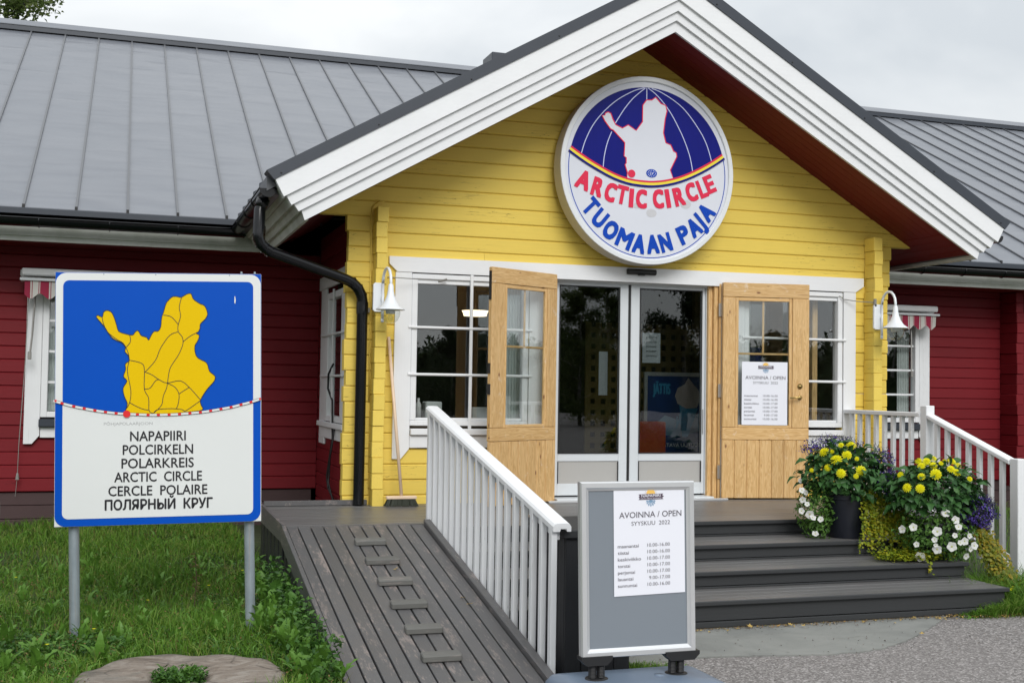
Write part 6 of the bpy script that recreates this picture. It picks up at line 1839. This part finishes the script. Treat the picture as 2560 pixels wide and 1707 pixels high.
for k in range(16):
    me = WD[k % 2] if k % 3 else WL[1]; o = bpy.data.objects.new('leaf', me); COL.objects.link(o); o.parent = sp_
    s_ = random.uniform(.07, .11); o.scale = (s_, s_, s_); a = 2 * math.pi * k / 16
    o.location = (.05 * math.cos(a) - .02, .05 * math.sin(a) + .0, .05); o.rotation_euler = (random.uniform(-.3, .3), -random.uniform(.1, .9), a + random.uniform(-.3, .3))
N = 900; a = rnd(N, 0, 6.28); r_ = .14 * rnd(N) ** .5
leaf_cloud('foliage', np.stack([r_ * np.cos(a), r_ * np.sin(a), rnd(N, .04, .12)], 1), rnd(N, .014, .03), 'weed_dark', .4, sp_, kind=None)

# ---- lichened trunk at the left edge
tr_ = thing('lichened_trunk', 'grey lichen covered tree trunk cut off by the left picture edge', 'tree', (-.732, -3.5, -.5))
g = G(); path = []; rad = []
for k in range(26):
    z = -.1 + k * .075; path.append((.012 * math.sin(k * .7) - .015 * math.exp(-((z - .5) / .3) ** 2), .0, z)); rad.append(.128 + .010 * math.sin(k * 1.1) + .12 * max(0, .25 - z) - (.030 if .55 < z < .75 else 0) - max(0, z - 1.0) * .12)
g.tube(path, rad, 20); obj('trunk', g, 'bark', tr_, smooth=True)
# ================================================================== FLOWER POTS
def dahlia():
    """double flower: layered petals facing +Z, radius about 1"""
    g = G()
    for ring, (n, r0, r1, z0, z1, w) in enumerate(((12, .15, 1.0, .0, .02, .30), (12, .12, .88, .10, .20, .28), (10, .10, .70, .20, .40, .25), (8, .06, .50, .30, .58, .22), (6, .02, .30, .40, .68, .18), (4, .0, .14, .5, .72, .12))):
        for k in range(n):
            a = 2 * math.pi * (k + .5 * (ring % 2)) / n; c, s_ = math.cos(a), math.sin(a)
            P_ = lambda r, t_, z: (r * c - t_ * s_, r * s_ + t_ * c, z)
            g.add([P_(r0, 0, z0), P_((r0 + r1) * .55, w * .5, (z0 + z1) * .6), P_(r1, w * .28, z1), P_(r1 * 1.04, 0, z1 - .03), P_(r1, -w * .28, z1), P_((r0 + r1) * .55, -w * .5, (z0 + z1) * .6)], [(0, 1, 2, 3), (0, 3, 4, 5)])
    return g
def petunia():
    g = G(); n = 20; v = [(0, 0, -.45)]
    for k in range(n):
        a = 2 * math.pi * k / n; r = 1 + .10 * math.cos(5 * a); v.append((.22 * math.cos(a), .22 * math.sin(a), -.15))
    for k in range(n):
        a = 2 * math.pi * k / n; r = 1 + .10 * math.cos(5 * a); v.append((r * math.cos(a), r * math.sin(a), .06 * math.cos(5 * a)))
    g.add(v, [(0, 1 + k, 1 + (k + 1) % n) for k in range(n)] + [(1 + k, 1 + n + k, 1 + n + (k + 1) % n, 1 + (k + 1) % n) for k in range(n)])
    return g
ME_D = mesh('flower', dahlia()); ME_D.materials.append(M['petal_yellow'])
ME_P = mesh('flower', petunia()); ME_P.materials.append(M['petal_white'])
ME_E = mesh('flower_eye', (lambda g: g.lathe([(.20, -.1), (.12, -.02), (0, .0)], (0, 0, 0), 10))(G())); ME_E.materials.append(M['flower_eye'])
def dahlia_leaf():
    g = G(); v = []; n = 6
    for k in range(n + 1):
        t_ = k / n; wd = .30 * math.sin(math.pi * (t_ * .9 + .08)) ** 1.1 * (1 + (.12 if k % 2 else -.12)); wd = .01 if k == n else wd
        zc = .18 * math.sin(t_ * 2.6) - .35 * t_ * t_
        v += [(t_, -wd, zc + .25 * wd), (t_, 0, zc), (t_, wd, zc + .25 * wd)]
    g.add(v, [q for k in range(n) for q in ((3 * k, 3 * k + 1, 3 * k + 4, 3 * k + 3), (3 * k + 1, 3 * k + 2, 3 * k + 5, 3 * k + 4))]); return g
ME_L = mesh('leaf', dahlia_leaf()); ME_L.materials.append(M['dahlia_leaf'])
CAM = Vector((0, -10.3, 1.055))
def face(o, d, spin=0.0):
    q = Vector(d).to_track_quat('Z', 'Y'); o.rotation_mode = 'QUATERNION'; o.rotation_quaternion = q @ Euler((0, 0, spin)).to_quaternion()
def flower(parent, me, world, r, jit=.35, name='flower', eye=False, outc=None):
    o = bpy.data.objects.new(name, me); COL.objects.link(o); o.parent = parent
    w_ = Vector(world); o.location = w_ - parent.location; o.scale = (r, r, r)
    d = (CAM - w_).normalized()
    if outc is not None: d = (d * .75 + (w_ - Vector(outc)).normalized() * .9 + Vector((0, 0, .15)))
    d = d + Vector((random.uniform(-jit, jit), random.uniform(-jit, jit), random.uniform(-jit, jit) * .8 + .1))
    face(o, d, random.uniform(0, 6))
    if eye:
        e = bpy.data.objects.new('flower_eye', ME_E); COL.objects.link(e); e.parent = o
    return o
def shell(n, c, r, inner=.55, lo=-1.0):
    d = RNG.normal(size=(n, 3)); d /= np.linalg.norm(d, axis=1)[:, None]
    d = d[d[:, 2] > lo]
    k = rnd(len(d), inner, 1.0) ** .6
    lump = 1 + .10 * np.sin(d[:, 0] * 7 + 2) * np.sin(d[:, 1] * 6) + .07 * np.sin(d[:, 2] * 9 + d[:, 0] * 5)
    return np.array(c) + d * np.array(r) * (k * lump)[:, None], d
def pot(name, label, loc, r, h):
    t_ = thing(name, label, 'flower pot', loc, group='flower pots on the steps')
    g = G(); g.lathe([(0, 0), (r * .74, 0), (r * .78, .01), (r * .97, h - .04), (r * 1.02, h - .035), (r * 1.03, h), (r * .96, h), (r * .94, h - .03), (0, h - .035)], (0, 0, 0), 40)
    o = obj('pot', g, 'pot', t_); smooth_by_angle(o.data, 40); return t_
pot1 = pot('flower_pot', 'tall dark pot on the second step with yellow dahlias, violet lobelia and trailing creeping jenny', (5.60, -1.975, -.121), .188, .345)
pot2 = pot('flower_pot', 'low dark pot on the third step hidden by yellow dahlias and white petunias', (6.08, -2.43, -.243), .165, .24)
def rel(V, p): return V - np.array(p.location)
# dahlia crowns: inner leaves as mass, outer large leaves one by one
def crown(parent, c, r, nm_, nl, lo=-.75):
    V, d = shell(nm_, c, r, .5, lo)
    leaf_cloud('foliage', rel(V, parent), rnd(len(V), .035, .07), 'dahlia_leaf', .2, parent, normals=d * 1.0, kind=None)
    V, d = shell(nl * 2, c, r, .92, lo)
    cnt = 0
    for p, dd in zip(V, d):
        if dd[1] > .45 or cnt >= nl: continue
        cnt += 1
        o = bpy.data.objects.new('leaf', ME_L); COL.objects.link(o); o.parent = parent; o.location = Vector(p) - parent.location
        s_ = random.uniform(.065, .105); o.scale = (s_, s_, s_)
        out = Vector((dd[0], dd[1], dd[2] * .6 - .15)) + Vector((random.uniform(-.4, .4), random.uniform(-.4, .4), random.uniform(-.3, .3)))
        q = out.to_track_quat('X', 'Z'); o.rotation_mode = 'QUATERNION'; o.rotation_quaternion = q @ Euler((random.uniform(-.6, .6), 0, 0)).to_quaternion()
E1, R1 = (5.58, -1.97, .36), (.335, .29, .25)
E2, R2 = (6.09, -2.43, .27), (.385, .30, .235)
E3, R3 = (6.08, -2.50, -.02), (.34, .25, .27)
crown(pot1, E1, R1, 1900, 140, -.62)
crown(pot2, E2, R2, 2200, 140, -.6)
S1 = [.042, .044, .048, .040, .030, .038, .020, .044, .026, .022, .020, .018]
for p_, r_ in zip(F_Y1, S1): flower(pot1, ME_D, p_, r_, outc=E1)
S2 = [.030, .034, .032, .032, .030, .020, .018, .036, .026, .032, .034, .030, .044, .036, .036, .028, .022]
for p_, r_ in zip(F_Y2, S2): flower(pot2, ME_D, p_, r_, outc=E2)
# petunias
V, d = shell(2600, E3, R3, .45, -.9)
leaf_cloud('petunia_foliage', rel(V, pot2), rnd(len(V), .018, .042), 'petunia_leaf', .2, pot2, normals=d * .8, kind=None)
for i, p_ in enumerate(F_W2): flower(pot2, ME_P, p_, [.034, .032, .030, .030, .036, .030, .026, .020, .022, .022, .034, .036, .020, .030, .022, .030, .022, .038, .036, .026, .014, .016][i], .3, eye=True, outc=E3)
V, d = shell(1300, (5.31, -1.98, .10), (.15, .17, .26), .3)
leaf_cloud('petunia_foliage', rel(V, pot1), rnd(len(V), .016, .036), 'petunia_leaf', .2, pot1, normals=d * .8, kind=None)
for i, p_ in enumerate(F_W1): flower(pot1, ME_P, p_, [.020, .026, .022, .026, .026, .034, .026, .024, .026, .020][i], .7, eye=True)
# lobelia: clouds of tiny violet flowers on fine stems
def lobelia(parent, c, r, n):
    V, d = shell(n, c, r, .5)
    leaf_cloud('lobelia_flowers', rel(V, parent), rnd(len(V), .010, .019), 'lobelia', .2, parent, normals=d, kind=None, aspect=1.0)
    V, d = shell(int(n * .9), c, np.array(r) * .95, .2)
    B, F = blades(rel(V, parent), rnd(len(V), .02, .06), rnd(len(V), .003, .006), rnd(len(V), .4, 1.6))
    np_mesh('lobelia_stems', B, F, 'lobelia_stem', parent)
lobelia(pot1, (5.62, -1.76, .57), (.30, .15, .12), 900)
lobelia(pot1, (5.88, -2.02, .44), (.14, .14, .17), 750)
lobelia(pot1, (5.93, -2.16, .27), (.15, .12, .18), 900)
lobelia(pot2, (6.36, -2.58, .13), (.20, .15, .15), 1700)
# creeping jenny hanging in curtains
def jenny(parent, cols, mat, name='trailing_foliage', w=.024):
    P_ = []
    for (x0, y0, z0, x1, y1, z1, n, sp) in cols:
        for s_ in range(n):
            a = random.gauss(0, sp); b = random.gauss(0, sp * .6)
            L_ = random.uniform(.55, 1.0); m = max(3, int(abs(z0 - z1) * L_ / .016))
            for k in range(m):
                t_ = k / m * L_; P_.append((x0 + (x1 - x0) * t_ + a * (.5 + .8 * t_) + random.gauss(0, .009), y0 + (y1 - y0) * t_ ** .7 + b * .6 + random.gauss(0, .009), z0 + (z1 - z0) * t_ + random.gauss(0, .005)))
    P_ = np.array(P_)
    nr = np.tile(np.array([[-.25, -1.0, .35]]), (len(P_), 1))
    leaf_cloud(name, rel(P_, parent), rnd(len(P_), w * .7, w * 1.25), mat, .25, parent, normals=nr, kind=None, aspect=1.05)
jenny(pot1, [(5.68, -2.16, .27, 5.66, -2.26, -.24, 30, .042), (5.80, -2.14, .24, 5.80, -2.30, -.24, 26, .05), (5.90, -2.12, .18, 5.88, -2.34, -.24, 26, .06), (5.99, -2.15, .12, 5.92, -2.4, -.24, 18, .05)], 'jenny')
N = 2200
P_ = np.stack([5.84 + RNG.normal(size=N) * .15, -2.50 + RNG.normal(size=N) * .07, -.222 + np.abs(RNG.normal(size=N)) * .025], 1)
P_ = P_[(P_[:, 1] > -2.70) & (P_[:, 0] > 5.5)]
leaf_cloud('trailing_foliage', rel(P_, pot1), rnd(len(P_), .016, .030), 'jenny', .7, pot1, kind=None, aspect=1.0)
jenny(pot2, [(6.36, -2.56, .04, 6.43, -2.84, -.42, 40, .040), (6.42, -2.54, .02, 6.51, -2.80, -.45, 34, .045), (6.34, -2.62, -.1, 6.48, -2.9, -.46, 26, .045)], 'jenny2')
jenny(pot2, [(5.86, -2.66, -.20, 5.86, -2.70, -.40, 2, .008)], 'jenny')
g = G()
for (x, y) in ((6.42, -2.93), (6.35, -3.0), (6.55, -3.02), (6.22, -2.98), (6.30, -3.05), (6.5, -3.1)):
    z = -.40
    for k in range(8):
        a = 2 * math.pi * k / 8; g.add([(x, y, z), (x + .014 * math.cos(a), y + .014 * math.sin(a), z + .006), (x + .014 * math.cos(a + .6), y + .014 * math.sin(a + .6), z + .006)], [(0, 1, 2)])
obj('wild_flowers', g, 'petal_yellow', kind='stuff')

# ================================================================== TREES
def birch(loc, h, r, label, mat='birch', nleaf=9000, leaf=(.10, .18), cat='tree', name='birch_tree', conical=False, bare=.12):
    T = thing(name, label, cat, loc)
    g = G(); path = [(0, 0, 0)]; rad = [h * .018]
    for k in range(1, 10):
        path.append((random.uniform(-.02, .02) * h * .5, random.uniform(-.02, .02) * h * .5, h * k / 9)); rad.append(h * .018 * (1 - k / 9.5))
    g.tube(path, rad, 8); obj('trunk', g, 'bark', T, smooth=True)
    g = G(); cl = []
    for k in range(34):
        z = h * (bare + (1 - bare) * (k + random.random()) / 34 * .97)
        a = random.uniform(0, 6.28); t_ = (z / h - bare) / (1 - bare)
        L_ = r * (1 - t_) ** (.9 if conical else .55) * random.uniform(.6, 1.05) * (1 if conical else (.75 + 1.2 * min(t_, .3)))
        e = Vector((L_ * math.cos(a), L_ * math.sin(a), z + L_ * (-.25 if conical else .35)))
        g.tube([(0, 0, z), tuple(Vector((0, 0, z)).lerp(e, .5) + Vector((0, 0, .05 * L_))), tuple(e)], [h * .005 * (1 - .7 * t_), h * .003, h * .0012], 5)
        for q in range(4): cl.append((Vector((0, 0, z)).lerp(e, .35 + .22 * q), L_ * .22 + .12))
    obj('branches', g, 'bark', T, smooth=True)
    n = nleaf; idx = RNG.integers(0, len(cl), n)
    C_ = np.array([list(c[0]) for c in cl]); Rr = np.array([c[1] for c in cl])
    V = C_[idx] + RNG.normal(size=(n, 3)) * (Rr[idx] * .55)[:, None] * np.array([1, 1, .8])
    V[:, 2] -= np.abs(RNG.normal(size=n)) * .25 * Rr[idx]
    leaf_cloud('crown', V, rnd(n, *leaf), mat, .15, T, kind=None)
    return T
birch((-2.3, 15.2, -.5), 10.6, 2.3, 'birch tree whose top shows above the roof ridge at far left', nleaf=12000, leaf=(.07, .12))
# trees across the forecourt, behind the camera: the door glass mirrors them
birch((18.3, -36, -.6), 6.3, 2.0, 'tall birch across the forecourt behind the camera', nleaf=20000, leaf=(.07, .12), bare=.05)
birch((20.3, -38, -.6), 7.0, 1.9, 'second birch across the forecourt behind the camera', nleaf=20000, leaf=(.07, .12), bare=.05)
birch((20.6, -31, -.6), 7.6, 2.0, 'spreading tree at the far right behind the camera', mat='spruce', nleaf=24000, leaf=(.08, .14), name='spruce_tree')
birch((13.2, -38, -.6), 4.0, 1.6, 'low bushy tree across the forecourt behind the camera', mat='spruce', nleaf=12000, leaf=(.07, .12), name='spruce_tree', bare=.05)
birch((28.5, -37, -.6), 5.2, 2.0, 'round tree at the edge of the forecourt behind the camera', mat='birch', nleaf=12000, leaf=(.07, .12), bare=.05)
# far forest edge round the clearing as one mass: a lumpy body with a leafy skin
def forest():
    g = G(); n = 900; v = []
    def top(a): return 4.3 + .55 * math.sin(a * 23) + .45 * math.sin(a * 61 + 1) + .40 * math.sin(a * 131) + .3 * math.sin(a * 307 + 2)
    A0, A1 = -math.pi * 1.12, math.pi * .12
    for i in range(n + 1):
        a = A0 + (A1 - A0) * i / n; h = top(a)
        for (dr, z) in ((0, -.7), (-.6 + .4 * math.sin(a * 90), h * .35), (.1 + .5 * math.sin(a * 143), h * .7), (1.2, h * .95), (2.6, h * .8), (3.5, -.7)):
            r = 64 + dr; v.append((8 + r * math.cos(a), -8 + r * math.sin(a), z))
    k = 6
    g.add(v, [(i * k + j, i * k + j + 1, (i + 1) * k + j + 1, (i + 1) * k + j) for i in range(n) for j in range(k - 1)])
    obj('forest_edge', g, 'spruce', kind='stuff', smooth=True)
    N = 26000
    ang = rnd(N, A0, A1); h = np.array([top(a) for a in ang])
    rr_ = 64 + rnd(N, -.9, .8); fz = h * rnd(N, .0, 1.06) ** .6
    leaf_cloud('forest_leaves', np.stack([8 + rr_ * np.cos(ang), -8 + rr_ * np.sin(ang), fz], 1), rnd(N, .25, .5), 'spruce', .05)
forest()
# loose grit along the edges of the paving
N = 700
x = np.concatenate([rnd(350, 2.5, 6.2), rnd(350, 2.3, 7.5)]); y = np.concatenate([-3.14 - np.abs(RNG.normal(size=350)) * .06, -3.9 + RNG.normal(size=350) * .35])
k = (y < -3.13)
leaf_cloud('grit', np.stack([x, y, np.full(N, -.540)], 1)[k], rnd(int(k.sum()), .006, .014), 'soil_grit', .3, aspect=1.0)
